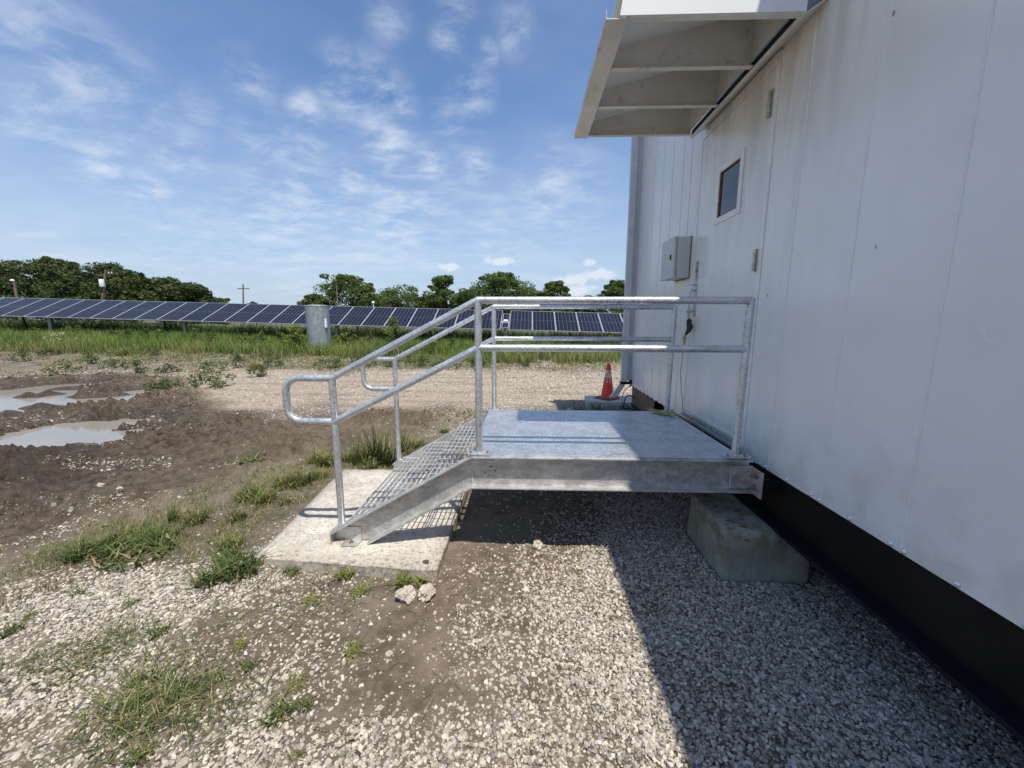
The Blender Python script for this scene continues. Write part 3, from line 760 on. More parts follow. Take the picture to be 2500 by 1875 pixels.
# raised lugs of the tread plate
vs = []; fs = []; p = .030; kx = 0
for ix in range(int(1.80 / p)):
    for iy in range(int(1.34 / p)):
        cx_, cy_ = -.035 + ix * p, -.012 + iy * p
        if cx_ > 1.775 or cy_ > D + .02: continue
        a = math.radians(45 if (ix + iy) % 2 else -45)
        ux, uy = math.cos(a), math.sin(a); lx, wx_ = .0125, .0042
        q = len(vs)
        vs += [(cx_ - ux * lx, cy_ - uy * lx, 0.0002), (cx_ + uy * wx_, cy_ - ux * wx_, 0.0002), (cx_ + ux * lx, cy_ + uy * lx, 0.0002), (cx_ - uy * wx_, cy_ + ux * wx_, 0.0002), (cx_ - ux * lx * .4, cy_ - uy * lx * .4, .0017), (cx_ + ux * lx * .4, cy_ + uy * lx * .4, .0017)]
        fs += [(q, q + 1, q + 4), (q + 1, q + 5, q + 4), (q + 1, q + 2, q + 5), (q + 2, q + 3, q + 5), (q + 3, q + 4, q + 5), (q + 3, q, q + 4)]
lug = MB(); lug.add(vs, fs); o = lug.build('tread_lugs', M['deck']); o.parent = dk; o['kind'] = 'stuff'
CH = .237; FT = .012
def channel(y_web, out, x0, x1, x1b):
    """landing side channel: web at y_web, toes pointing to out (-1 camera side)"""
    k = MB(); w_ = y_web + out * .007; e = y_web + out * .070
    k.prism([(x0, -.0075), (x1, -.0075), (x1b, -CH + .001), (x0, -CH + .001)], 'y', min(y_web, w_), max(y_web, w_))
    k.box(x0, x1, min(w_, e) , max(w_, e), -.0185, -.0070)
    k.box(x0, x1b, min(w_, e), max(w_, e), -CH, -CH + .010)
    return k
fb = pchild(channel(.004, -1, -.05, 1.838, 1.880).build('side_channel', M['beam'], bevel=.0015))
bb = pchild(channel(D - .004, 1, -.05, 1.838, 1.880).build('side_channel', M['beam'], bevel=.0015))
# drilled holes as flat discs painted dark for the shade inside, weld bead at the knee
for (hx, hz) in ((.096, -.051), (.074, -.093), (.084, -.097), (.111, -.123), (.039, -.142)): MB().cyl((hx, -.0042, hz), (hx, -.0036, hz), .0048, 12).build('drilled_hole', M['dark'], fb)
k = MB()
for i in range(30): k.lathe([(0, .004), (.003, .002), (.0035, 0), (.002, -.003)], (-.0495 + rnd.uniform(-.001, .001), -.0045, -.02 - i * .0072), 6)
o = k.build('weld_bead', M['grate']); o.parent = fb; o['kind'] = 'stuff'
SLP = .575
def stringer(y_web, out):
    w_ = y_web + out * .007; e = y_web + out * .070
    k = MB()
    top = lambda x: -.0075 + (x + .05) * SLP
    bot = lambda x: -CH + (x + .05) * SLP
    xb = -.05 - (.672 - CH - .004) / SLP
    xe = -1.062; zb = -.668
    k.prism([(-.0505, top(-.05)), (-.0505, bot(-.05)), (xb, zb), (xe, zb), (xe, top(xe))], 'y', min(y_web, w_), max(y_web, w_))
    y0, y1 = min(w_, e), max(w_, e)
    k.prism([(-.0505, top(-.05)), (xe, top(xe)), (xe, top(xe) - .011), (-.0505, top(-.05) - .011)], 'y', y0, y1)
    k.prism([(-.0505, bot(-.05)), (-.0505, bot(-.05) + .012), (xb - .005, zb + .012), (xb + .003, zb - .002)], 'y', y0, y1)
    o = pchild(k.build('stair_stringer', M['beam'], bevel=.0015))
    o2 = MB().box(xe - .009, xe - .0005, min(y_web, e), max(y_web, e) + .0, zb - .002, top(xe) - .004).build('end_plate', M['beam'], bevel=.001); o2.parent = o
    # foot clip angle bolted to the slab
    k = MB(); ya = w_ + out * .001
    k.box(-.985, -.865, min(ya, ya + out * .007), max(ya, ya + out * .007), -.671, -.565)
    k.box(-.985, -.865, min(ya + out * .007, ya + out * .085), max(ya + out * .007, ya + out * .085), -.671, -.664)
    o3 = k.build('foot_clip', M['beam'], bevel=.0012); o3.parent = o
    k = MB(); yb = ya + out * .045
    k.cyl((-.925, yb, -.664), (-.925, yb, -.661), .017, 14); k.cyl((-.925, yb, -.661), (-.925, yb, -.650), .0105, 6); k.cyl((-.925, yb, -.65), (-.925, yb, -.640), .006, 8)
    o4 = k.build('anchor_bolt', M['bolt']); o4.parent = o
    return o
stringer(.004, -1); stringer(D - .004, 1)
pchild(MB().box(-.0575, -.0555, .01, D - .01, -CH + .02, -.004).build('end_beam', M['beam']))
pchild(MB().box(1.792, 1.797, .005, D - .005, -CH + .02, -.004).build('end_beam', M['beam']))
for xj in (.55, 1.15): pchild(MB().box(xj, xj + .006, .005, D - .012, -.13, -.0065).build('floor_joist', M['beam']))
# grating treads
def tread(xn, z):
    k = MB(); dep = .275; y0, y1 = .008, D - .008; nb = 8
    for i in range(nb):
        x = xn + i * dep / (nb - 1); k.box(x, x + .0046, y0, y1, z - .024, z)
    ncr = 13
    for j in range(ncr):
        y = y0 + .03 + j * (y1 - y0 - .06) / (ncr - 1); k.box(xn, xn + dep + .004, y - .0028, y + .0028, z - .0065, z + .0012)
    return pchild(k.build('stair_tread', M['grate']))
for xn, z in ((-.361, -.168), (-.647, -.336), (-.945, -.504)): tread(xn, z)
for xn, z in ((-.361, -.168), (-.647, -.336), (-.945, -.504)):
    for yb in (.0045, D - .0085):
        k = MB().box(xn + .02, xn + .26, yb, yb + .0035, z - .06, z - .001); o = k.build('tread_bracket', M['beam']); pchild(o)

def railing(y, side):
    R = pchild(empty('guardrail'))
    def rc(o): o.parent = R; return o
    xn, zt, zm_, zb = -1.0075, .520, .215, -.552
    # posts
    rc(MB().cyl((0, y, .004), (0, y, RT), PR, 20).build('post', M['pipe']))
    rc(MB().cyl((L, y, .004), (L + .012, y, RT), PR, 20).build('post', M['pipe']))
    rc(MB().cyl((xn, y, zb), (xn, y, zt), PR, 20).build('post', M['pipe']))
    # top rail and stair handrail, knee at the deck post
    rc(MB().cyl((0, y, RT), (L + .012, y, RT), PR, 20).build('top_rail', M['pipe'])); rc(MB().cyl((0, y, RM), (L, y, RM), PR, 20).build('mid_rail', M['pipe']))
    rc(MB().cyl((xn, y, zt), (0, y, RT), PR, 20).build('stair_top_rail', M['pipe'])); rc(MB().cyl((xn, y, zm_), (0, y, RM), PR, 20).build('stair_mid_rail', M['pipe']))
    # end loop
    c1, r_ = -1.337, .10
    pts = [(xn, y, zt)]
    for i in range(9):
        a = math.pi / 2 * i / 8; pts.append((c1 + r_ - r_ * math.sin(a), y, zt - r_ + r_ * math.cos(a)))
    for i in range(9):
        a = math.pi / 2 * i / 8; pts.append((c1 + r_ - r_ * math.cos(a), y, zm_ + r_ - r_ * math.sin(a)))
    pts.append((xn, y, zm_))
    rc(MB().tube(pts, PR, 20).build('end_loop', M['pipe']))
    # welded joints: spheres plus little weld rings
    for (x, z) in ((0, RT), (L + .012, RT), (xn, zt)):
        pr = [(PR * 1.03 * math.sin(math.pi * i / 8), PR * 1.03 * math.cos(math.pi * i / 8)) for i in range(9)]
        rc(MB().lathe(pr, (x, y, z), 18).build('joint', M['pipe']))
    for (x, z, sx) in ((0, RT, 1), (L + .01, RT, -1), (0, RM, 1), (L + .006, RM, -1), (xn, zm_, -1)):
        n = 16
        pts = [(x + sx * (PR + .0005), y + math.cos(2 * math.pi * i / n) * PR * 1.05, z + math.sin(2 * math.pi * i / n) * PR * 1.05) for i in range(n)]
        rc(MB().tube(pts, .0032, 6, closed=True).build('weld_ring', M['grate']))
    # base plates with bolts
    for x in (0, L):
        o = rc(MB().box(x - .078, x + .078, y - .036 + side * .014, y + .036 + side * .014, .0022, .0105).build('base_plate', M['pipe'], bevel=.0015))
        for dx_ in (-.058, .058):
            k = MB(); k.cyl((x + dx_, y + side * .02, .0105), (x + dx_, y + side * .02, .0185), .0095, 6)
            k.cyl((x + dx_, y + side * .02, .0185), (x + dx_, y + side * .02, .024), .005, 8)
            k.cyl((x + dx_, y + side * .02, -.0185), (x + dx_, y + side * .02, -.028), .0095, 6)
            rc(k.build('base_bolt', M['bolt']))
    ang = math.atan(SLP)
    pz = -.0075 + (xn + .05) * SLP + .001
    k = MB(); hx = .07
    k.prism([(xn - hx, pz - hx * SLP), (xn + hx, pz + hx * SLP), (xn + hx, pz + hx * SLP + .009), (xn - hx, pz - hx * SLP + .009)], 'y', y - .036 + side * .014, y + .036 + side * .014)
    rc(k.build('base_plate', M['pipe'], bevel=.0015))
    return R
RF = railing(0., -1); RB = railing(D, 1)
RF['label'] = 'guardrail nearest the viewer'; RB['label'] = 'guardrail on the far side of the landing'
# bracket that bolts the landing to the building base
for (ya, sgn) in ((-.012, -1), (D + .012, 1)):
    k = MB()
    k.box(1.722, 1.862, min(ya, ya + sgn * .009), max(ya, ya + sgn * .009), -.222, -.058)
    k.box(1.862, 1.872, min(ya - .002 * sgn, ya + sgn * .125), max(ya - .002 * sgn, ya + sgn * .125), -.245, -.068)
    o = pchild(k.build('wall_bracket', M['beam'], bevel=.002))
    for zb_ in (-.108, -.190):
        k = MB(); yb = ya + sgn * .062
        k.cyl((1.862, yb, zb_), (1.858, yb, zb_), .021, 18); k.cyl((1.858, yb, zb_), (1.842, yb, zb_), .0155, 6); k.cyl((1.842, yb, zb_), (1.822, yb, zb_), .0085, 10)
        o2 = k.build('bracket_bolt', M['bolt']); o2.parent = o
    k = MB()
    for i in range(22): k.lathe([(0, .004), (.004, .002), (.005, 0), (.003, -.003)], (1.721 + rnd.uniform(-.0015, .0015), ya + sgn * .002, -.064 - i * .0072), 6)
    o3 = k.build('weld_bead', M['grate']); o3.parent = o; o3['kind'] = 'stuff'
    o4 = MB().box(1.8725, 2.019, min(ya + sgn * .05, ya + sgn * .075), max(ya + sgn * .05, ya + sgn * .075), -.225, -.13).build('mounting_tab', M['basebeam']); o4.parent = o

# ------------------------------------------------------------------ slab, blocks
def rough_block(name, corners_b, corners_t, zb, zt, mat, sub=14, amp=.006, seed=1, label=None, cat=None, group=None, chamfer=0.):
    cx_ = sum(p_[0] for p_ in corners_b) / 4; cy_ = sum(p_[1] for p_ in corners_b) / 4
    bm = bmesh.new()
    vb = [bm.verts.new((p_[0] - cx_, p_[1] - cy_, 0)) for p_ in corners_b]; vt = [bm.verts.new((p_[0] - cx_, p_[1] - cy_, zt - zb)) for p_ in corners_t]
    bm.faces.new(vb[::-1]); bm.faces.new(vt)
    for i in range(4): bm.faces.new((vb[i], vb[(i + 1) % 4], vt[(i + 1) % 4], vt[i]))
    if chamfer:
        ed = [e for e in bm.edges if not (e.verts[0].co.z < .01 and e.verts[1].co.z < .01)]
        bmesh.ops.bevel(bm, geom=ed, offset=chamfer, segments=2, affect='EDGES', profile=.6)
    bmesh.ops.subdivide_edges(bm, edges=bm.edges[:], cuts=sub, use_grid_fill=True)
    bmesh.ops.triangulate(bm, faces=[f for f in bm.faces if len(f.verts) > 4])
    from mathutils import noise as mn
    for v in bm.verts:
        n = mn.noise_vector(Vector(v.co) * 9 + Vector((seed * 7.1, 0, 0))) * amp + mn.noise_vector(Vector(v.co) * 30 + Vector((seed, 3, 0))) * amp * .45
        v.co += n
    me = bpy.data.meshes.new(name); bm.normal_update(); bm.to_mesh(me); bm.free(); me.materials.append(mat)
    me.polygons.foreach_set('use_smooth', [True] * len(me.polygons))
    o = link(name, me, None, (cx_, cy_, zb))
    return tag(o, label, cat, group)
rough_block('concrete_slab', SLAB, SLAB, -.83, -.672, M['slab'], 40, .008, 3, 'speckled white concrete slab under the foot of the steps', 'slab')
rough_block('concrete_block', [(1.595, -.268), (2.16, -.268), (2.16, .36), (1.60, .36)], [(1.614, -.25), (2.14, -.25), (2.14, .34), (1.62, .34)], -.86, -.40 + .012, M['block'], 10, .006, 5, 'green stained concrete pier block under the near right corner of the landing', 'concrete block', 'concrete blocks', .035)
bpy.data.objects['concrete_block'].location.z -= .022
rough_block('concrete_block', [(1.555, 3.14), (2.3, 3.14), (2.3, 3.66), (1.60, 3.66)], [(1.575, 3.16), (2.28, 3.16), (2.28, 3.64), (1.62, 3.64)], -.86, -.421, M['oldblock'], 8, .008, 9, 'dark mossy concrete block under the far end of the building base', 'concrete block', 'concrete blocks', .03)
rough_block('concrete_pad', [(1.50, 4.78), (2.7, 4.70), (2.75, 5.42), (1.53, 5.36)], [(1.50, 4.78), (2.7, 4.70), (2.75, 5.42), (1.53, 5.36)], -.83, -.605, M['pad'], 8, .006, 11, 'pale concrete pad beneath the traffic cone past the building corner', 'concrete pad')

# wooden plate and black cable at the far block
CB = empty('ground_cable', (1.84, 3.42, -.419), 0, 'thin black cable looping up from the dark block at the far corner', 'cable')
MB().tube([(0, 0, .004), (.005, .01, .09), (.03, .03, .155), (.07, .05, .185), (.12, .07, .175), (.17, .08, .15), (.182, .10, .13)], .009, 8).build('lower_cable', M['blackrubber'], CB)
MB().tube([(-.01, .02, .004), (-.02, .05, .14), (.02, .08, .26), (.09, .11, .31), (.16, .14, .335)], .0055, 8).build('upper_cable', M['blackrubber'], CB)
MB().prism([(-.07, -.04), (.02, -.10), (.09, -.02), (.03, .04)], 'z', -.0005, .014).build('lug_plate', M['basebeam'], CB)

# ------------------------------------------------------------------ cone
def cone_at(x, y, z, rz):
    C = empty('traffic_cone', (x, y, z), rz, 'faded red orange traffic cone with peeling white collar by the far corner', 'traffic cone')
    s = .185
    k = MB(); k.prism([(-s, -s + .03), (-s + .03, -s), (s - .03, -s), (s, -s + .03), (s, s - .03), (s - .03, s), (-s + .03, s), (-s, s - .03)], 'z', 0, .03)
    k.build('cone_base', M['conebase'], C, bevel=.004)
    rr = lambda z_: .128 - (z_ - .03) * (.128 - .030) / .665
    MB().lathe([(.150, .031), (.138, .036), (rr(.05), .05), (rr(.25), .25), (rr(.42), .42), (rr(.421) - .0006, .421)], seg=32).build('cone_body', M['orange'], C)
    MB().lathe([(rr(.421) + .0012, .4215), (rr(.50) + .0012, .50), (rr(.568) + .0012, .568)], seg=32).build('collar', M['collar'], C)
    MB().lathe([(rr(.568) + .004, .5685), (rr(.568) + .004, .572), (rr(.66) + .002, .66), (rr(.695), .693), (.02, .697), (0.0, .698)], seg=32).build('cone_top', M['orange'], C)
    # stencilled figures
    cu = bpy.data.curves.new('n', 'FONT'); cu.body = '23'; cu.size = .115; cu.align_x = 'CENTER'; cu.extrude = .0; cu.resolution_u = 3
    to = bpy.data.objects.new('n', cu); COL.objects.link(to)
    dg = bpy.context.evaluated_depsgraph_get(); me = bpy.data.meshes.new_from_object(to.evaluated_get(dg))
    bpy.data.objects.remove(to)
    bm = bmesh.new(); bm.from_mesh(me); bmesh.ops.triangulate(bm, faces=bm.faces); bmesh.ops.subdivide_edges(bm, edges=bm.edges[:], cuts=2)
    yaw_ = math.radians(-93) - rz
    # drop some faces: worn paint
    fl = [f for f in bm.faces if math.sin(f.calc_center_median().x * 190 + f.calc_center_median().y * 260) > .72]
    bmesh.ops.delete(bm, geom=fl, context='FACES')
    for v in bm.verts:
        zz = .325 + v.co.y; r = rr(zz) + .0016; a = yaw_ + v.co.x / r
        v.co = Vector((r * math.cos(a), r * math.sin(a), zz))
    bm.to_mesh(me); bm.free(); me.materials.clear(); me.materials.append(M['white_print'])
    link('stencil_number', me, C)
    return C
cone_at(1.935, 5.10, -.604, math.radians(38))

# ------------------------------------------------------------------ rope on the door handle
RO = empty('door_rope', (1.92, 1.40, .80), 0, 'yellowish rope with black tape tied to the door handle', 'rope')
rope = MB()
P0 = Vector((1.92, 1.40, .80))
pts = [(1.921, 1.405, 1.012), (1.925, 1.40, .98), (1.922, 1.40, .95), (1.93, 1.395, .93)]
rope.tube([Vector(p_) - P0 for p_ in pts], .011, 8)
rope.tube([Vector(p_) - P0 for p_ in [(1.905, 1.40, 1.005), (1.912, 1.395, .985), (1.93, 1.395, .985), (1.937, 1.40, 1.005), (1.921, 1.40, 1.018), (1.905, 1.40, 1.005)]], .008, 8)
rope.build('knot', M['rope'], RO)
MB().tube([Vector(p_) - P0 for p_ in [(1.930, 1.395, .932), (1.931, 1.395, .92), (1.932, 1.39, .88), (1.942, 1.39, .855), (1.935, 1.392, .82), (1.915, 1.395, .79), (1.905, 1.395, .77)]], .02, 10, radii=[.010, .026, .025, .030, .024, .015, .010]).build('tape', M['tape'], RO)
k = MB(); k.tube([Vector(p_) - P0 for p_ in [(1.905, 1.395, .775), (1.90, 1.395, .755), (1.898, 1.395, .73), (1.90, 1.395, .70), (1.90, 1.40, .68)]], .014, 8, radii=[.010, .019, .021, .014, .006])
k.build('frayed_knot', M['rope_yellow'], RO)
MB().tube([Vector(p_) - P0 for p_ in [(1.90, 1.40, .69), (1.896, 1.402, .55), (1.886, 1.405, .40), (1.905, 1.39, .2), (1.918, 1.375, .09), (1.90, 1.32, .04), (1.86, 1.22, .018), (1.80, 1.14, .010), (1.76, 1.10, .008)]], .0052, 8).build('rope_tail', M['rope'], RO)
k = MB(); fr = random.Random(3)
for i in range(150):
    a = Vector((1.765, 1.105, .004)); 
    tt = fr.random(); s0 = a + Vector((-.155, .235, 0)) * tt * .7 + Vector((fr.uniform(-.02, .02), fr.uniform(-.02, .02), fr.uniform(0, .012)))
    e0 = s0 + Vector((-.07, .10, 0)) * fr.uniform(.5, 1.3) + Vector((fr.uniform(-.03, .03), fr.uniform(-.03, .03), fr.uniform(-.003, .018)))
    e0.z = max(e0.z, .003); s0.z = max(s0.z, .003)
    mid = (s0 + e0) / 2 + Vector((0, 0, .006))
    k.tube([s0 - P0, mid - P0, e0 - P0], .0016, 4, caps=False)
o = k.build('frayed_fibres', M['rope_yellow'], RO); o['kind'] = 'stuff'
# split strands of loose rope around the rail end: thin wire curl on the far handrail
cw = MB().tube([(0, 0, 0), (.012, .0, .05), (-.002, 0, .085), (-.03, 0, .10), (-.055, 0, .085)], .0022, 6).build('wire_curl', M['rope'], loc=(-.975, D, .545))
tag(cw, 'short curl of pale wire tied to the far stair handrail', 'wire')

# ------------------------------------------------------------------ gravel (real stones, instanced)
def stone_group():
    ng = bpy.data.node_groups.new('gravel_nodes', 'GeometryNodeTree')
    ng.interface.new_socket('Geometry', in_out='INPUT', socket_type='NodeSocketGeometry')
    ng.interface.new_socket('Geometry', in_out='OUTPUT', socket_type='NodeSocketGeometry')
    N = ng.nodes; Lk = ng.links
    gi = N.new('NodeGroupInput'); go = N.new('NodeGroupOutput')
    join = N.new('GeometryNodeJoinGeometry')
    for i in range(7):
        ico = N.new('GeometryNodeMeshIcoSphere'); ico.inputs['Subdivisions'].default_value = 2; ico.inputs['Radius'].default_value = .5
        tr = N.new('GeometryNodeTransform'); tr.inputs['Scale'].default_value = [(1, .8, .6), (1, .7, .5), (.9, .85, .7), (1.1, .65, .6), (1, .9, .45), (.85, .8, .8), (1.2, .7, .5)][i]
        sp = N.new('GeometryNodeSetPosition'); nz = N.new('ShaderNodeTexNoise'); nz.noise_dimensions = '4D'
        nz.inputs['W'].default_value = i * 3.7; nz.inputs['Scale'].default_value = 1.6; nz.inputs['Detail'].default_value = 2.5
        sb = N.new('ShaderNodeVectorMath'); sb.operation = 'SUBTRACT'; sb.inputs[1].default_value = (.5, .5, .5)
        ml = N.new('ShaderNodeVectorMath'); ml.operation = 'SCALE'; ml.inputs['Scale'].default_value = .85
        Lk.new(nz.outputs['Color'], sb.inputs[0]); Lk.new(sb.outputs[0], ml.inputs[0]); Lk.new(ml.outputs[0], sp.inputs['Offset'])
        Lk.new(ico.outputs[0], sp.inputs[0]); Lk.new(sp.outputs[0], tr.inputs[0])
        sm_ = N.new('GeometryNodeSetMaterial'); sm_.inputs['Material'].default_value = M['stone']
        Lk.new(tr.outputs[0], sm_.inputs[0])
        gi_ = N.new('GeometryNodeGeometryToInstance'); Lk.new(sm_.outputs[0], gi_.inputs[0]); Lk.new(gi_.outputs[0], join.inputs[0])
    iop = N.new('GeometryNodeInstanceOnPoints'); iop.inputs['Pick Instance'].default_value = True
    def na(nm, ty):
        a = N.new('GeometryNodeInputNamedAttribute'); a.data_type = ty; a.inputs['Name'].default_value = nm; return a.outputs[0]
    Lk.new(gi.outputs[0], iop.inputs['Points']); Lk.new(join.outputs[0], iop.inputs['Instance'])
    Lk.new(na('rot', 'FLOAT_VECTOR'), iop.inputs['Rotation']); Lk.new(na('scl', 'FLOAT_VECTOR'), iop.inputs['Scale'])
    Lk.new(na('idx', 'INT'), iop.inputs['Instance Index'])
    Lk.new(iop.outputs[0], go.inputs[0])
    return ng
NG = stone_group()
rs = np.random.RandomState(11)
def gravel_obj(name, pts, size, label, dark=None):
    n = len(pts); me = bpy.data.meshes.new(name)
    me.vertices.add(n); me.vertices.foreach_set('co', pts.astype(np.float32).reshape(-1))
    def at(nm, ty, arr, key='vector'):
        a = me.attributes.new(nm, ty, 'POINT'); a.data.foreach_set(key, arr.reshape(-1))
    rot = np.stack([rs.normal(0, .35, n), rs.normal(0, .35, n), rs.uniform(0, 6.28, n)], 1).astype(np.float32)
    scl = (size[:, None] * rs.uniform(.85, 1.15, (n, 3))).astype(np.float32)
    at('rot', 'FLOAT_VECTOR', rot); at('scl', 'FLOAT_VECTOR', scl)
    a = me.attributes.new('idx', 'INT', 'POINT'); a.data.foreach_set('value', rs.randint(0, 7, n).astype(np.int32))
    v = np.clip(rs.normal(.44, .13, n), .13, .70); wv = rs.uniform(0, 1, n)
    dk_ = rs.rand(n) < .13; v = np.where(dk_, v * .5, v)
    col = np.stack([v * (1.08 + .04 * wv), v * (.965 + .01 * wv), v * (.74 + .15 * wv)], 1)
    if dark is not None: col = col * dark[:, None]
    c4 = np.ones((n, 4), np.float32); c4[:, :3] = col
    a = me.attributes.new('col', 'FLOAT_COLOR', 'POINT'); a.data.foreach_set('color', c4.reshape(-1))
    me.materials.append(M['stone'])
    o = link(name, me); md = o.modifiers.new('stones', 'NODES'); md.node_group = NG
    return tag(o, label, 'gravel', None, 'stuff')
def outside_things(x, y):
    k = poly_sd(x, y, SLAB) > .004
    k &= ~((x > 1.59) & (x < 2.17) & (y > -.275) & (y < .37)); k &= ~((x > 1.55) & (x < 2.3) & (y > 3.13) & (y < 3.67)); k &= ~((x > 1.5) & (x < 2.75) & (y > 4.7) & (y < 5.42))
    return k
def sample(x0, x1, y0, y1, per_m2, power, smin, smax, sink=.25, seedlim=1.0, xlim=None):
    n = int((x1 - x0) * (y1 - y0) * per_m2)
    x = rs.uniform(x0, x1, n); y = rs.uniform(y0, y1, n)
    d = gravel_density(x, y)
    keep = (rs.rand(n) < d ** power) & outside_things(x, y)
    # only where the view or a view a step aside could reach
    keep &= (np.abs(x - .3) < 1.6 + (y + 2.65) * 1.75)
    for P in (P1, P2): keep &= poly_sd(x, y, P) > .05
    x = x[keep]; y = y[keep]; d = d[keep]
    s = rs.uniform(0, 1, len(x)) ** 1.9 * (smax - smin) + smin
    s = np.where(rs.rand(len(x)) < .015, s * 1.6, s)
    z = height(x, y) + s * (.30 - sink) + np.where(d > .75, rs.uniform(0, .008, len(x)), 0)
    return np.stack([x, y, z], 1), s
A1, S1 = sample(-3.6, 2.34, -2.1, .9, 13000, 1.95, .008, .0245)
A2, S2 = sample(-6.5, 2.34, .9, 3.2, 3600, 1.8, .010, .029)
gravel_obj('gravel', np.concatenate([A1, A2]), np.concatenate([S1, S2]), 'pale crushed stone gravel spread over the dirt in front of the landing')
A3, S3 = sample(-10, 6, 3.2, 7.2, 420, 1.5, .016, .042)
A4, S4 = sample(-16, 10, 7.2, 13.5, 110, 1.1, .025, .06)
gravel_obj('road_gravel', np.concatenate([A3, A4]), np.concatenate([S3, S4]), 'tan crushed stone scattered along the gravel track behind the landing')

# thin dead twigs lying on the mud
tw = MB(); r9 = random.Random(5)
for i in range(60):
    x = r9.uniform(-1.5, .3); y = r9.uniform(-1.1, -.35); a = r9.uniform(0, 6.28); l = r9.uniform(.03, .12); z = float(height(np.array([x]), np.array([y]))[0]) + .006
    tw.tube([(x, y, z), (x + math.cos(a) * l * .5, y + math.sin(a) * l * .5, z + .008), (x + math.cos(a + .5) * l, y + math.sin(a + .5) * l, z + .002)], .0016, 4, caps=False)
o = tw.build('twig_litter', M['wood']); tag(o, 'thin dead twigs and stems scattered over the mud below the slab', 'twigs', None, 'stuff')
# a few stones big enough to pick out
def rock(x, y, s, seed, label, col='rockmat', sq=.65, sink=.2):
    from mathutils import noise as mn
    bm = bmesh.new(); bmesh.ops.create_icosphere(bm, subdivisions=4, radius=.5)
    for v in bm.verts:
        p_ = v.co.copy(); f = 1 + .55 * mn.noise(p_ * 2.1 + Vector((seed, 0, 0))) + .26 * mn.noise(p_ * 6 + Vector((0, seed, 0))) + .14 * mn.noise(p_ * 14 + Vector((seed, seed, 0)))
        v.co = Vector((p_.x * s * f, p_.y * s * f * .8, p_.z * s * f * sq))
    me = bpy.data.meshes.new('rock'); bm.to_mesh(me); bm.free(); me.materials.append(M[col])
    z = float(height(np.array([x]), np.array([y]))[0])
    o = link('rock', me, None, (x, y, z + s * sq * (.5 - sink))); o.rotation_euler.z = seed
    return tag(o, label, 'rock')
rock(.42, .105, .085, 1.3, 'single pale stone at the edge of the shadow under the landing', sq=.75)
rock(-.395, -.50, .125, 2.1, 'left one of two rough white rubble lumps in the mud before the slab', sq=.7)
rock(-.275, -.465, .115, 4.7, 'right one of two rough white rubble lumps in the mud before the slab', sq=.7)
M['clod'] = simple('brown clod', (.11, .08, .055), .95, 0, .3, 30)
o = rock(-.335, -.255, .04, 3.1, 'small brown mud clod near the front right corner of the slab', 'clod', .5); o.location.z = -.665
rock(1.90, -.33, .06, 6.1, 'grey stone leaning on the front of the green stained concrete block', 'block', .9)
rock(-3.9, .95, .06, 7.7, 'round white stone on the churned mud left of the grass strip', 'rockmat', .7)
rock(-3.4, .68, .05, 8.8, 'smaller white stone on the mud nearer the grass strip', 'rockmat', .7)

# ------------------------------------------------------------------ grass
def blades(x, y, z, h, w, lean, col_a, col_b, mixv, segs=3, droop=.5, rsd=rs):
    """many curved blades as one mesh: returns V, faces, colours"""
    n = len(x); az = rsd.uniform(0, 2 * np.pi, n); fa = az + np.pi / 2 + rsd.normal(0, .4, n)
    V = []; C = []
    ts = np.linspace(0, 1, segs + 1)
    for i, t_ in enumerate(ts):
        out_ = lean * h * (t_ ** 1.6); up = h * (t_ - droop * lean * t_ ** 2.2 * .6)
        cx_ = x + np.cos(az) * out_; cy_ = y + np.sin(az) * out_; cz_ = z + up
        ww = w * (1 - t_ * .75) * .5
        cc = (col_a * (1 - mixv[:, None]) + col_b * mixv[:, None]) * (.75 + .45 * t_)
        if i < segs:
            V.append(np.stack([cx_ - np.cos(fa) * ww, cy_ - np.sin(fa) * ww, cz_], 1)); V.append(np.stack([cx_ + np.cos(fa) * ww, cy_ + np.sin(fa) * ww, cz_], 1)); C += [cc, cc]
        else:
            V.append(np.stack([cx_, cy_, cz_], 1)); C.append(cc)
    V = np.stack(V, 1); C = np.stack(C, 1); k = V.shape[1]
    base = (np.arange(n) * k)[:, None]
    quads = np.concatenate([base + np.array([[2 * i, 2 * i + 1, 2 * i + 3, 2 * i + 2]]) for i in range(segs - 1)]) if segs > 1 else np.zeros((0, 4), int)
    tris = base + np.array([[2 * (segs - 1), 2 * (segs - 1) + 1, 2 * segs]])
    return V.reshape(-1, 3), [f for f in (quads, tris) if len(f)], C.reshape(-1, 3)
GREEN = np.array([.15, .18, .045]); DGREEN = np.array([.055, .090, .026]); DRY = np.array([.36, .29, .14]); YEL = np.array([.20, .24, .05]); BROWN = np.array([.16, .10, .05])
def tuft_mesh(name, n, spread, lean, wid, ca, cb, dryf, seed):
    r = np.random.RandomState(seed)
    a = r.uniform(0, 6.28, n); q = r.uniform(0, 1, n) ** .6 * spread
    h = r.uniform(.3, 1.0, n) ** 1.2 * np.where(r.rand(n) < .12, 1.35, 1.0); mixv = r.uniform(0, 1, n)
    dry = r.rand(n) < dryf
    A_ = np.where(dry[:, None], DRY, ca); B_ = np.where(dry[:, None], DRY * .8, cb)
    le = np.clip(r.normal(lean, .22, n), .05, 1.6)
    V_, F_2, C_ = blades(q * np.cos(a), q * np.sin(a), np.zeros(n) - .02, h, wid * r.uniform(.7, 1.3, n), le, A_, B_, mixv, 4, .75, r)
    return np_mesh(name, V_, F_2, M['blade'], {'col': C_})
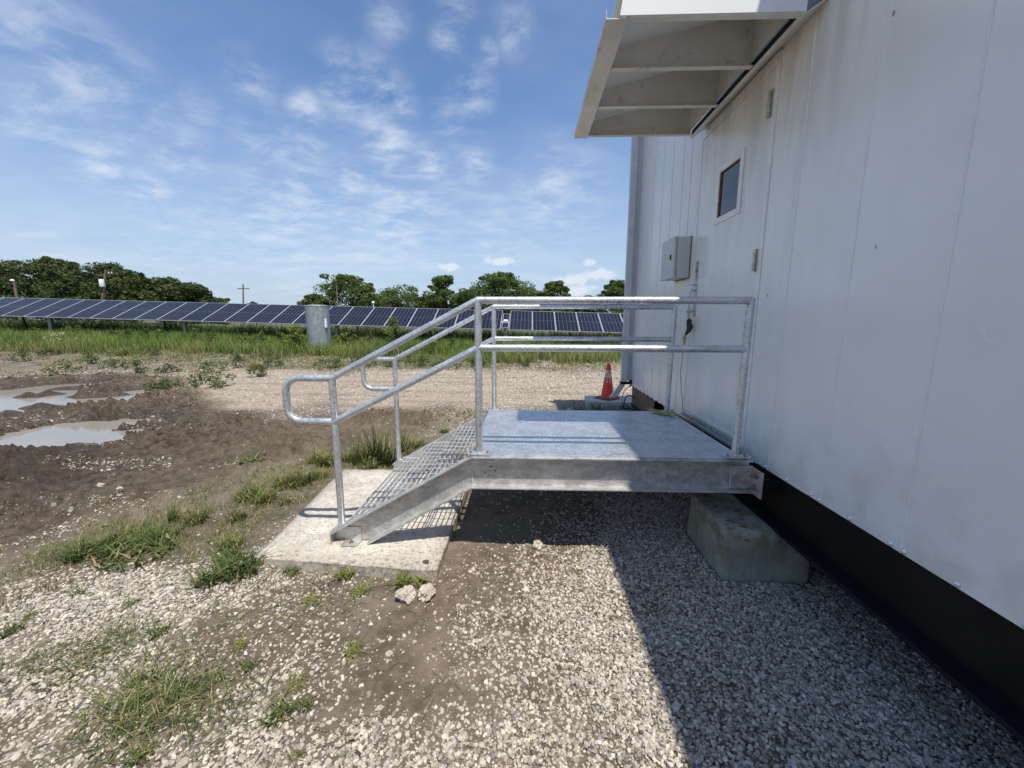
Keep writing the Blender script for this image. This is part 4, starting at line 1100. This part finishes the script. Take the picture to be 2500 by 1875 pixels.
TM = {
    'big': [tuft_mesh('t', 170, .30, .85, .035, GREEN, DGREEN, .10, 1)],
    'tall': [tuft_mesh('t', 90, .16, .38, .022, GREEN, DGREEN, .22, 2), tuft_mesh('t', 80, .14, .45, .022, GREEN * .9, DGREEN, .15, 3)],
    'm': [tuft_mesh('t', 110, .40, .7, .045, GREEN, DGREEN, .16, 4), tuft_mesh('t', 95, .45, .8, .045, GREEN * .95, YEL * .8, .2, 5)],
    'low': [tuft_mesh('t', 190, 1.3, .95, .09, GREEN, DGREEN, .12, 6)],
    'dark': [tuft_mesh('t', 150, .55, .8, .06, DGREEN, GREEN * .8, .06, 7)],
    's': [tuft_mesh('t', 70, .6, .9, .09, GREEN, DGREEN, .1, 8)],
    'y': [tuft_mesh('t', 70, .5, .8, .09, YEL, GREEN, .25, 9)],
    'lay': [tuft_mesh('t', 60, .7, 1.5, .08, GREEN, YEL, .3, 10)],
    'sp': [tuft_mesh('t', 120, 1.7, 1.35, .05, GREEN * .85, DGREEN, .22, 12), tuft_mesh('t', 100, 1.5, 1.45, .05, GREEN, DGREEN, .28, 13)],
    'twig': [tuft_mesh('t', 14, .5, .6, .035, BROWN, DRY * .6, .2, 14)],
}
NAMES = {'twig': ('dry_stalks', 'dry stalks'), 'lay': ('flattened_grass', 'grass')}
TL = [
 'widest grass tuft, at the lower left end of the grass strip', 'upright tuft with long stalks in the middle of the grass strip', 'grass tuft right behind the upright long stalked one', 'bushy tuft close to the left slab edge near its front corner',
 'tuft in the upper part of the grass strip by the left slab edge', 'low grass just right of the widest tuft', 'low grass between the widest tuft and the upright stalked one', 'low grass spreading toward the gravel below the strip',
 'darkest grass clump left of the front slab corner', 'dark grass clump touching the front slab corner', 'dark clump behind the darkest one at the slab corner', 'small sprig at the front slab edge near its left corner',
 'yellow green tuft at the middle of the front slab edge', 'yellowish tuft at the front slab edge above the rubble lumps', 'yellowish tuft at the front right slab corner', 'flattened pale blades lying on the mud left of the rubble lumps',
 'grass sprig cut by the left edge of the view on the gravel', 'thin brown twiggy stalks on the gravel below the widest tuft', 'tiny dark tuft alone on the white gravel left of the slab corner', 'lower end of the narrow dark grass streak on the left gravel',
 'middle of the narrow dark grass streak on the left gravel', 'upper end of the narrow dark grass streak on the left gravel', 'small sprig between the dark streak and the muddy patch', 'heart of the big sprawling grass mat at the lower left',
 'lower right fringe of the big sprawling grass mat', 'left fringe of the big sprawling grass mat', 'upper fringe of the big sprawling grass mat', 'small sprawling patch right above the big grass mat',
 'star shaped sprig in the muddy patch', 'flattened blades at the top of the muddy patch', 'flattened blades at the right side of the muddy patch', 'sprig at the very bottom below the big grass mat',
 'sprig on the mud edge right of the big grass mat', 'short sprig on the pebbly mud nearest the bright gravel', 'brown stalks at the left edge above the gravel', 'brown stalks standing behind the big grass mat', 'smallest sprig alone on the bright gravel at the bottom centre',
 'leftmost of the tall tufts behind the far stair post', 'tallest tuft behind the far stair post', 'tall tuft partly hidden by the far stair post', 'tall tuft farther back beyond the stair post',
 'bushy tuft at the mud edge behind the slab on the left', 'bushy tuft beside the back left slab corner', 'left one of two tufts halfway along the left slab edge', 'right one of two tufts halfway along the left slab edge',
 'lower tuft between the mud and the left slab edge', 'tuft at the mud border of the grass strip', 'tuft behind the back left slab corner', 'lone tuft standing out on the churned mud', 'small tuft at the far end of the grass strip',
 'short tuft close against the left slab edge', 'tuft on the left gravel near the edge of the view', 'tall tuft to the left of the ones behind the stair post', 'tall tuft seen through the grating steps', 'short tuft touching the back edge of the slab',
 'short tuft under the back of the steps', 'short tuft behind the top step', 'thin grass mat left above the big one', 'thin grass mat to the right of the big one', 'thin grass mat at the far lower left', 'flattened blades low in the muddy patch',
 'flattened blades below the front slab edge on the mud', 'small sprig above the narrow dark streak', 'short tuft between the widest and the upright stalked tuft', 'short tuft in the middle of the strip near the slab', 'short tuft near the back of the left slab edge']
TG = {'tall': 'tall grass tufts behind the steps', 'm': 'grass tufts in the strip beside the slab', 'low': 'grass tufts in the strip beside the slab', 'dark': 'dark grass clumps at the slab corner',
      's': 'small grass sprigs in the gravel', 'y': 'yellowish tufts along the slab front', 'sp': 'sprawling grass mats in the foreground gravel', 'lay': 'flattened blades on the mud', 'twig': 'dry stalks in the gravel', 'big': 'grass tufts in the strip beside the slab'}
ROAD_T = [('m', -.2, 3.6, .14), ('m', .25, 4.1, .12), ('m', .9, 4.0, .13), ('m', 1.45, 4.25, .22), ('m', 1.62, 4.4, .24), ('m', -.9, 3.1, .13), ('m', 1.3, 4.4, .2)]
RL = ['short tuft left of the landing back edge at the track side', 'short tuft behind the middle of the landing back edge', 'tuft behind the landing, left of the cone pad', 'tall tuft growing just before the cone pad', 'tuft touching the left side of the cone pad', 'leftmost short tuft behind the top of the steps', 'tuft between the landing back edge and the cone pad']
def gz(x, y): return float(height(np.array([x]), np.array([y]))[0])
for i, (kd, x, y, h) in enumerate(TUFTS + ROAD_T):
    me = TM[kd][i % len(TM[kd])]
    nm, ct = NAMES.get(kd, ('grass_tuft', 'grass'))
    o = link(nm, me, None, (x, y, gz(x, y) + .004))
    s = h * (1.3 if kd in ('low', 'sp', 's', 'lay') else 1.32)
    o.scale = (s, s, s * rnd.uniform(.9, 1.05)); o.rotation_euler = (0, 0, rnd.uniform(0, 6.28))
    if i >= len(TUFTS): tag(o, RL[i - len(TUFTS)], ct, 'grass tufts beyond the landing')
    else: tag(o, TL[i], ct, TG[kd])
tag(link('dead_grass_tuft', tuft_mesh('t', 110, .25, .6, .03, DRY * 1.1, DRY, .9, 30), None, (-8.7, 10.2, gz(-8.7, 10.2))), 'straw coloured dead grass tuft at the far edge of the track', 'grass').scale = (.6, .6, .6)

def scatter_grass(name, label, x0, x1, y0, y1, n, dens, hmin, hmax, w0, w1, lean, dryfn, segs=2, cat='grass', ga=GREEN, gb=DGREEN):
    x = rs.uniform(x0, x1, n); y = rs.uniform(y0, y1, n)
    k = rs.rand(n) < dens(x, y); x = x[k]; y = y[k]; n = len(x)
    k = poly_sd(x, y, SLAB) > .01; x = x[k]; y = y[k]; n = len(x)
    z = height(x, y) - .01
    pt = fbm(x, y, .9, 4, 61)
    hv = (hmin + (hmax - hmin) * rs.rand(n) ** 1.3) * (.55 + .9 * fbm(x, y, .7, 3, 60))
    dryp = dryfn(x, y); dry = rs.rand(n) < dryp
    mixv = np.clip(rs.rand(n) * .6 + (pt - .4) * 1.6, 0, 1)
    A_ = np.where(dry[:, None], DRY, ga); B_ = np.where(dry[:, None], DRY * .75, gb)
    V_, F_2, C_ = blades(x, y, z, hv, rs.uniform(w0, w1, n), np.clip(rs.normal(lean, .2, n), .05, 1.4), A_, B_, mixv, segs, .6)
    o = link(name, np_mesh(name, V_, F_2, M['blade'], {'col': C_}))
    return tag(o, label, cat, None, 'stuff')
# short grass round the slab
STRIP_ = [(-3.3, -.35), (-2.9, -.4), (-2.0, -.25), (-1.66, .0), (-1.68, 1.2), (-1.60, 1.42), (-1.1, 1.42), (-.5, 2.0), (-.6, 2.9), (-1.2, 2.8), (-2.0, 2.1), (-2.7, 1.2), (-3.0, .4)]
def strip_d(x, y):
    d = sstep(poly_sd(x, y, STRIP) + (fbm(x, y, 3, 3, 70) - .5) * .5, .18, -.12) * (.25 + .75 * sstep(fbm(x, y, 4, 3, 71), .36, .58))
    return d
scatter_grass('short_grass', 'short patchy grass growing along the left and back of the slab', -3.6, -.2, -.6, 3.1, 52000, strip_d, .02, .095, .003, .0065, .75, lambda x, y: .22 + .3 * fbm(x, y, 2, 2, 72))
# sparse trodden grass over the gravel at lower left
def fore_d(x, y):
    g_ = sstep(fbm(x, y, 2.2, 4, 80), .52, .72) * sstep(x, .1, -.8)
    c1_ = np.exp(-(((x + 1.25) / .32) ** 2 + ((y + 1.18) / .16) ** 2)); c2_ = np.exp(-(((x + 1.78) / .28) ** 2 + ((y + .9) / .09) ** 2))
    return np.clip(.12 * g_ + .24 * c1_ + .36 * c2_, 0, 1)
scatter_grass('trodden_grass', 'flattened grass blades scattered over the foreground gravel', -3.2, .3, -1.9, -.35, 16000, fore_d, .04, .15, .003, .006, 1.25, lambda x, y: .25 + 0 * x, 3)
# edge vegetation beyond the landing on the right of the track, and the weedy verge
def verge_d(x, y):
    x0_ = x
    a = sstep(y, 10.3, 11.8) * sstep(fbm(x, y, .8, 4, 90), .36, .56)
    b_ = sstep(fbm(x, y, .55, 4, 91), .50, .62) * sstep(y, 7.6, 9.2) * (x < -5)
    c_ = np.exp(-((y - 4.0) / .45) ** 2) * (x > -1.6) * (x < 1.7) * .8
    return np.clip(a + .7 * b_ + c_ + .8 * sstep(y, 9.9, 10.9) * (x > -8) * (x < 2) * sstep(fbm(x, y, .9, 3, 93), .32, .5), 0, 1)
scatter_grass('verge_weeds', 'low weeds and dry grass along the verge of the gravel track', -24, 9, 3, 13.6, 90000, verge_d, .04, .16, .012, .03, .8, lambda x, y: .18 + .45 * sstep(fbm(x, y, .5, 3, 92), .42, .6), 2)
def field_d(x, y): return sstep(y + (fbm(x, y, .5, 3, 95) - .5) * 3.4, 12.4, 13.6) * (.35 + .65 * sstep(fbm(x, y, 1.1, 3, 96), .3, .5)) * (np.abs(x - .3) < 3 + (y + 2.65) * 1.6)
scatter_grass('tall_grass', 'tall green field grass between the track and the solar panels', -34, 10, 11.8, 20.5, 150000, field_d, .30, .70, .012, .026, .42, lambda x, y: .05 + .35 * sstep(-y, -14.4, -12.6) * sstep(-x, 2, 9) + .35 * sstep(fbm(x, y, .35, 3, 99), .5, .66), 2, ga=np.array([.20, .27, .055]), gb=np.array([.07, .125, .028]))
scatter_grass('undergrowth', 'dark brush growing beneath and behind the row of solar panels', -40, 14, 18.6, 24, 52000, lambda x, y: .5 + .5 * fbm(x, y, .5, 3, 97), .55, 1.15, .03, .07, .5, lambda x, y: .05 + 0 * x, 2, ga=DGREEN, gb=DGREEN * .6)

# leafy plants
def leaf_cloud(name, cs, n_per, size, ca, cb, seed, flat=.5):
    r = np.random.RandomState(seed); Vs = []; Cs = []
    for (cx_, cy_, cz_, rx, ry, rz_) in cs:
        n = max(4, int(n_per * rx * ry * rz_) if n_per < 0 else n_per)
        d = r.normal(0, 1, (n, 3)); d /= np.linalg.norm(d, axis=1)[:, None]; q = r.uniform(.35, 1.0, n) ** .5
        P = d * q[:, None] * np.array([rx, ry, rz_]) + np.array([cx_, cy_, cz_])
        a = r.normal(0, 1, (n, 3)); a[:, 2] *= flat; a /= np.linalg.norm(a, axis=1)[:, None]
        b2 = np.cross(a, r.normal(0, 1, (n, 3))); b2 /= np.linalg.norm(b2, axis=1)[:, None]
        s = size * r.uniform(.6, 1.3, n)[:, None]
        q4 = np.stack([P - a * s, P + b2 * s * .45, P + a * s, P - b2 * s * .45], 1)
        mixv = np.clip(r.rand(n) * .7 + r.rand() * .5, 0, 1)[:, None]
        c = ca * (1 - mixv) + cb * mixv
        Vs.append(q4.reshape(-1, 3)); Cs.append(np.repeat(c, 4, 0))
    V_ = np.concatenate(Vs); C_ = np.concatenate(Cs)
    return np_mesh(name, V_, [np.arange(len(V_)).reshape(-1, 4)], M['leaf'], {'col': C_})
def bush(x, y, h, w_, seed, label, cat='bush', ca=GREEN, cb=DGREEN, name='weed_bush', n=26, leaf=.035, group=None):
    r = random.Random(seed); B_ = empty(name, (x, y, gz(x, y)), 0, label, cat, group)
    cs = []; k = MB()
    for i in range(n):
        t_ = r.random(); a = r.uniform(0, 6.28); q = r.random() ** .5 * w_ * (.25 + .75 * math.sin(math.pi * min(t_ + .15, 1)))
        px_, py_, pz_ = q * math.cos(a), q * math.sin(a), h * (.15 + .85 * t_)
        cs.append((px_, py_, pz_, .12 * w_ + .05, .12 * w_ + .05, .10))
        if i % 3 == 0: k.tube([(0, 0, -.02), (px_ * .5, py_ * .5, pz_ * .55), (px_, py_, pz_)], .006, 4, caps=False)
    link('foliage', leaf_cloud('foliage', cs, 30, leaf, ca, cb, seed), B_)
    k.build('stem', M['bark'], B_)
    return B_
bush(-9.6, 14.2, 1.15, .55, 1, 'yellow green bush growing left of the upright steel pipe', ca=YEL, cb=GREEN, leaf=.05, n=40)
bush(-7.6, 14.6, .75, .45, 2, 'low green bush right of the upright steel pipe', ca=YEL * .9, cb=GREEN, leaf=.05)
bush(-5.6, 15.2, 1.45, .55, 3, 'tall yellow green weed rising in front of the solar panels', ca=YEL, cb=GREEN, leaf=.05, n=40)
bush(-20.6, 14.6, .55, .6, 4, 'patch of cream white wildflowers in the grass at far left', 'wildflowers', np.array([.62, .60, .38]), np.array([.25, .28, .10]), 'wildflower_clump', 22, .05)
VW = ['far left one at the field border', "left one before the puddle's far bank", 'second from the left along the verge', 'on the verge above the tips of the upper puddle', 'between the puddles and the straw coloured tuft', 'at the field border above the second verge weed', 'left of the straw coloured tuft', 'left of the stair rail loop, nearer the mud', 'just left of the straw coloured tuft', 'right of the straw coloured tuft near the field', 'right of the straw coloured tuft nearer the track', "nearest the upper puddle's far bank", 'on the edge of mud and track', 'low on the track beside the mud edge', 'closest to the stair rail loop on the track', 'behind the upper puddle at the field border']
for i, (x, y) in enumerate(WEEDS):
    lb = 'dark leafy verge weed, ' + VW[i]
    bush(x, y, .22 + .1 * (i % 3), .40 + .1 * (i % 2), 50 + i, lb, 'weed', GREEN * .9, DGREEN, 'leafy_weed', 12, .035, 'leafy weeds along the verge')
for i, (x, y) in enumerate([(-4.4, 10.9), (-3.4, 11.2), (-2.5, 10.7), (-1.4, 11.2), (-5.4, 11.0), (.4, 11.3), (-6.3, 10.6)]):
    bush(x, y, .30, .55, 80 + i, ['leafy clump under the upper stair rail', 'leafy clump seen between the stair rails', 'leafy clump left of the deck post', 'leafy clump seen just right of the deck posts', 'leafy clump right of the far rail loop', 'leafy clump behind the middle rail of the landing', 'leafy clump above the far rail loop'][i] + ' at the field edge', 'weed', GREEN, DGREEN, 'leafy_weed', 18, .035, 'leafy weeds behind the handrails')

for i in range(26):
    bx_ = -25 + 30 * ((i * .618) % 1); by_ = 13.6 + 3.2 * ((i * .377) % 1)
    bush(bx_, by_, .5 + .3 * ((i * .71) % 1), .3 + .25 * ((i * .53) % 1), 130 + i, ('yellow green' if i % 3 == 0 else 'mid green') + ' leafy weed standing in the tall field grass', 'weed', YEL if i % 3 == 0 else GREEN, DGREEN, 'field_weed', 14, .045, 'yellow green weeds in the tall field grass' if i % 3 == 0 else 'mid green weeds in the tall field grass')
for i, (x, y, s) in enumerate([(1.15, 4.45, .16), (1.38, 4.2, .10), (1.5, 4.55, .13), (2.9, 4.5, .15), (1.2, 3.9, .08)]):
    rock(x, y, s, 20 + i * 1.7, ['largest rubble lump beside the pale pad by the cone', 'small rubble lump before the cone pad', 'rubble lump touching the corner of the cone pad', 'rubble lump behind the building corner', 'smallest rubble lump short of the cone pad'][i])

# ------------------------------------------------------------------ solar panels
m, t, b = newmat('solar cells')
tc = t.add('ShaderNodeTexCoord').outputs['Object']; x, y, z = t.sep(tc)
PW, PLN, PT = 1.146, 2.235, 1.166
def line(v, period, wd):
    f = t.math('ABSOLUTE', t.math('SUBTRACT', t.math('FRACT', t.math('DIVIDE', v, period)), .5))
    return t.math('GREATER_THAN', f, .5 - wd / period / 2)
lx = line(x, PW / 6, .014); ly = line(y, PLN / 2, .03); ly2 = line(y, PLN / 24, .006); bus = line(x, PW / 60, .0025)
oi = t.add('ShaderNodeObjectInfo').outputs['Random']
c = t.mix(oi, (.008, .009, .014), (.013, .014, .026))
c = t.mix(t.math('MULTIPLY', bus, .12), c, (.10, .11, .14))
c = t.mix(t.math('MULTIPLY', lx, .38), c, (.27, .29, .32)); c = t.mix(t.math('MULTIPLY', ly, .3), c, (.16, .17, .2))
t.put(b.inputs['Base Color'], c); b.inputs['Roughness'].default_value = .25; b.inputs['Specular IOR Level'].default_value = .22
M['cells'] = m
ROW = empty('solar_panel_row', (-.94, 17.2, -.4), 0, 'long row of dark blue tilted solar panels on posts across the field', 'solar panels')
SL = -.0237; TILT = math.atan2(.972, 2.0)
def zrow(x): return .420 + SL * (x + .94)
gl = MB().box(.018, PW - .018, .018, PLN - .018, .028, .034).mesh('solar_panel', M['cells'])
k = MB()
k.box(0, .02, 0, PLN, 0, .036); k.box(PW - .02, PW, 0, PLN, 0, .036); k.box(.02, PW - .02, 0, .02, 0, .036); k.box(.02, PW - .02, PLN - .02, PLN, 0, .036); k.box(.02, PW - .02, .02, PLN - .02, .004, .008)
frm = k.mesh('frame', M['frame_alu'])
Rm = Matrix.Rotation(-math.atan(SL) * -1 * 1.0, 4, 'Y')
Rrow = Matrix.Rotation(-math.atan(SL), 4, 'Y') @ Matrix.Rotation(TILT, 4, 'X')
def row_place(o, loc, mat=Rrow):
    o.parent = ROW; o.matrix_world = Matrix.Translation(loc) @ mat
    o.matrix_parent_inverse = Matrix.Identity(4)
    o.matrix_basis = Matrix.Translation(Vector(loc) - ROW.location) @ mat
xs = [-.50 + i * PT for i in range(9)] + [-.94 - PT + .02 - i * PT for i in range(25)]
for i, x0 in enumerate(xs):
    o = bpy.data.objects.new('solar_panel', gl); COL.objects.link(o); row_place(o, (x0, 17.2, zrow(x0)))
    f = bpy.data.objects.new('frame', frm); COL.objects.link(f); f.parent = o
# the narrow gap with its small controller panel
gx0 = -.885
for (ya, yb) in ((.22, .78), (1.0, 1.85)):
    k = MB().box(.02, .32, ya + .02, yb - .02, .028, .034); o = k.build('small_panel', M['cells']); row_place(o, (gx0, 17.2, zrow(gx0) - .01))
    k = MB(); k.box(0, .02, ya, yb, 0, .036); k.box(.32, .34, ya, yb, 0, .036); k.box(.02, .32, ya, ya + .02, 0, .036); k.box(.02, .32, yb - .02, yb, 0, .036)
    f = k.build('frame', M['frame_alu']); f.parent = o
o = MB().box(.07, .27, .80, .97, .0, .11).build('controller_box', M['plastic_white'], bevel=.01); row_place(o, (gx0, 17.2, zrow(gx0)))
k = MB(); k.cyl((-30.6, 18.15, zrow(-30.6) + .36), (10.2, 18.15, zrow(10.2) + .36), .065, 12); o = k.build('torque_tube', M['post_galv']); row_place(o, (0, 0, 0), Matrix.Identity(4))
for xp in (-25.2, -17.8, -9.6, -.72, 7.6):
    g0 = gz(xp, 18.15)
    k = MB(); k.box(xp - .01, xp + .01, 18.09, 18.21, g0 - .3, zrow(xp) + .30); k.box(xp - .08, xp + .08, 18.08, 18.09, g0 - .3, zrow(xp) + .30); k.box(xp - .08, xp + .08, 18.21, 18.22, g0 - .3, zrow(xp) + .30)
    o = k.build('post', M['post_galv']); row_place(o, (0, 0, 0), Matrix.Identity(4))
for xp in (-26.3, -18.6, -10.4):
    k = MB().tube([(xp, 18.0, gz(xp, 18) - .1), (xp - .12, 17.9, zrow(xp) + .22)], .05, 8); o = k.build('cable_conduit', M['black']); row_place(o, (0, 0, 0), Matrix.Identity(4))

# upright steel pipe
SPX, SPY = -8.66, 14.5; g0 = gz(SPX, SPY)
SP = empty('standing_pipe', (SPX, SPY, g0), 0, 'upright galvanised steel pipe with domed cap in the grass before the panels', 'pipe')
M['culvert'] = galv('dull galvanised sheet', (.38, .42, .42), (.24, .27, .275), .5, .45, 14, (1, 1, .35))
hp = 1.50 - g0
MB().lathe([(.47, -.3), (.475, hp)], seg=40).build('pipe_body', M['culvert'], SP)
MB().lathe([(.485, hp - .04), (.49, hp - .01), (.485, hp), (.30, hp + .035), (0, hp + .05)], seg=40).build('cap', M['culvert'], SP)
MB().box(.43, .50, -.30, -.22, hp - .92, hp - .55).build('white_tag', M['plastic_white'], SP)
o = MB().tube([(0, 0, 0), (.10, -.05, .06), (.38, -.08, .06), (.42, -.08, -.05)], .028, 10).build('white_pipe', M['plastic_white'], loc=(SPX + .15, SPY - .55, gz(SPX, SPY - .6) + .05)); tag(o, 'short white plastic pipe end at the foot of the upright steel pipe', 'pipe')

# ------------------------------------------------------------------ utility poles
def pole(x, y, ztop, lean, label, arm=False, transformer=False, lamp=False, r=.14):
    g_ = gz(x, y); P = empty('utility_pole', (x, y, g_), 0, label, 'utility pole'); hh_ = ztop - g_
    k = MB().tube([(-lean * hh_, 0, -.3), (0, 0, hh_)], r, 10, radii=[r, r * .7]); k.build('pole_shaft', M['wood'], P)
    if arm: MB().box(-.95, .95, -.06, .06, hh_ - .75, hh_ - .62).build('cross_arm', M['wood'], P)
    if transformer:
        MB().lathe([(0, -.42), (.22, -.42), (.24, -.38), (.24, .30), (.22, .36), (0, .38)], (-.52, -.15, hh_ - 1.35), 16).build('transformer', M['plastic_white'], P)
        MB().box(-.2, .75, -.04, .04, hh_ - .42, hh_ - .34).build('cross_arm', M['wood'], P)
    if lamp: MB().lathe([(0, -.1), (.16, -.06), (.2, .02), (.12, .12), (0, .16)], (-.12, -.05, hh_ + .05), 12).build('lamp_head', M['plastic_white'], P)
    if arm or transformer:
        for q in ((-.85, 0), (.85, 0)) if arm else ((.6, 0), (.25, 0)):
            MB().cyl((q[0], 0, hh_ - (.62 if arm else .34)), (q[0], 0, hh_ - (.45 if arm else .18)), .04, 8).build('insulator', M['plastic_white'], P)
pole(-55.3, 40, 4.95, .02, 'short leaning wooden pole with white lamp at the far left', lamp=True, r=.17)
pole(-44.76, 40, 6.1, .30, 'leaning wooden pole carrying a white transformer before the oaks', transformer=True, r=.16)
pole(-44.0, 60, 6.35, .10, 'wooden pole with a cross arm standing between the tree groups', arm=True, r=.13)
pole(-30.1, 62, 6.3, 0., 'thin bare pole behind the small tree right of the pipe', r=.12)
VP = MB().cyl((0, 0, 0), (0, 0, 3.1), .05, 8).lathe([(.13, -.09), (.15, 0), (.1, .08), (0, .1)], (0, 0, 2.95), 10).build('vent_post', M['plastic_white'], loc=(-15.9, 40, gz(-15.9, 40))); tag(VP, 'thin white vent post sticking up behind the panels', 'vent')

# ------------------------------------------------------------------ trees
OAK_A, OAK_B = np.array([.045, .068, .024]), np.array([.105, .135, .050])
BROADLEAF_A, BROADLEAF_B = np.array([.047, .080, .021]), np.array([.135, .185, .048])  # leaf greens of the broadleaf trees
def tree(x, y, top, w_, label, kind='oak', seed=1, low=.18, nclump=46, per=95, leaf=.26, group=None, name='oak_tree'):
    r = random.Random(seed); g_ = gz(x, y); h = top - g_
    Tt = empty(name, (x, y, g_), 0, label, 'tree', group)
    cs = []; k = MB(); k.tube([(0, 0, -.3), (r.uniform(-.2, .2), 0, h * .25), (r.uniform(-.4, .4), 0, h * .5)], .3, 8, radii=[h * .038, h * .028, h * .016])
    for i in range(nclump):
        zt_ = low + (1 - low) * r.random() ** .85
        env = math.sin(math.pi * min(1, max(0, (zt_ - low * .6) / (1.02 - low * .6))) ** .8) ** .55 * (.82 + .35 * r.random())
        a = r.uniform(0, 6.28); q = r.random() ** .45 * env * w_ * .5
        cx_, cy_, cz_ = q * math.cos(a), q * math.sin(a) * .8, h * (zt_ * .93)
        rr_ = r.uniform(.6, 1.25) * max(w_, h * .8) * .112
        cs.append((cx_, cy_, cz_, rr_ * 1.25, rr_ * 1.1, rr_ * .72))
        if i % 4 == 0: k.tube([(0, 0, h * .28), (cx_ * .5, cy_ * .5, h * .28 + (cz_ - h * .28) * .6), (cx_, cy_, cz_)], .1, 5, caps=False, radii=[h * .014, h * .009, h * .003])
    for i in range(nclump // 2):   # ragged outer sprigs
        c0_ = r.choice(cs); a = r.uniform(0, 6.28)
        cs.append((c0_[0] + math.cos(a) * c0_[3], c0_[1] + math.sin(a) * c0_[4], c0_[2] + r.uniform(-.1, .9) * c0_[5], c0_[3] * .42, c0_[4] * .42, c0_[5] * .42))
    ca, cb = (OAK_A, OAK_B) if kind == 'oak' else (BROADLEAF_A, BROADLEAF_B)
    tint = r.uniform(.78, 1.05) * np.array([r.uniform(.92, 1.08), 1.0, r.uniform(.85, 1.15)]); ca = ca * tint; cb = cb * tint
    r2 = np.random.RandomState(seed); 
    me = leaf_cloud('crown', cs, per, leaf, ca, cb, seed, .6)
    link('crown', me, Tt); k.build('trunk', M['bark'], Tt)
    return Tt
oaks = [(-104, 72, 10.6, 17), (-93, 68, 11.2, 15), (-85, 70, 11.9, 15), (-77, 71, 11.0, 14), (-71.5, 68, 9.6, 12), (-66, 70, 8.3, 11), (-60.5, 69, 7.2, 9), (-56.5, 70, 4.6, 6), (-116, 74, 9.5, 16), (-82, 78, 9.5, 16), (-98, 80, 10, 16), (-68, 78, 7.2, 12)]
olab = ['broad dark oak second from the left edge of the grove', 'high crowned dark oak left of the tallest one', 'tallest dark oak in the left grove', 'dark oak behind the leaning transformer pole', 'rounded oak right of the leaning transformer pole', 'mid height oak on the descending right side of the grove', 'low oak near the right end of the grove', 'smallest oak at the right end of the left grove', 'dark oak cut by the left edge of the view', 'oak showing between the tall crowns from behind', 'oak at the back of the left grove', 'oak filling the back of the grove on the right']
for i, (x, y, tp, w_) in enumerate(oaks): tree(x, y, tp, w_, olab[i], 'oak', 100 + i, .10, 62, 190, .27, 'oaks of the left grove')
rts = [(-31.2, 70, 8.6, 9.6, 'dense round tree right of the upright steel pipe', .08), (-36.0, 66, 5.4, 4.6, 'thin feathery tree beside the bare pole', .05), (-24.4, 76, 6.9, 13.0, 'low dome shaped tree right of the dense round one', .05),
       (-13.9, 69, 8.9, 5.2, 'narrow tall tree with a ragged top', .1), (-16.6, 71, 5.0, 6.0, 'low tree at the left foot of the narrow tall one', .05), (-9.8, 72, 6.6, 6.0, 'mid height tree between the narrow and the broad one', .05),
       (-4.9, 70, 9.5, 9.8, 'broadest tree behind the handrail posts', .08), (.9, 73, 6.8, 6.5, 'tree on the right shoulder of the broadest one', .05), (5.6, 70, 7.9, 5.2, 'open crowned tree with a pointed top near the building', .1),
       (8.8, 75, 5.0, 4.6, 'small tree right of the pointed top one', .05), (12.4, 75, 5.4, 5.0, 'small bushy tree left of the last one before the building', .05), (16.8, 70, 8.0, 6.0, 'last dark tree before the building corner', .05), (23, 72, 7, 8, 'tree partly behind the building corner', .05), (-8, 78, 4.9, 9, 'low wide tree filling behind the left of the broadest one', .02), (3.2, 79, 5.2, 9, 'low wide tree filling right of the broadest one', .02), (-28, 80, 4.6, 8, 'low wide tree filling behind the dense round one', .02)]
for i, (x, y, tp, w_, lb, lo) in enumerate(rts): tree(x, y, tp, w_ * 1.28, lb, 'broadleaf', 200 + i, lo, 66, 170, .22, 'trees of the right grove', 'broadleaf_tree')
tree(-47.3, 60, 4.0, 3.0, 'small yellow green tree top left of the cross arm pole', 'broadleaf', 301, .2, 16, 60, .2, None, 'broadleaf_tree')
tree(-43.2, 61, 3.9, 3.6, 'small tree top right of the cross arm pole', 'broadleaf', 302, .2, 18, 60, .2, None, 'broadleaf_tree')
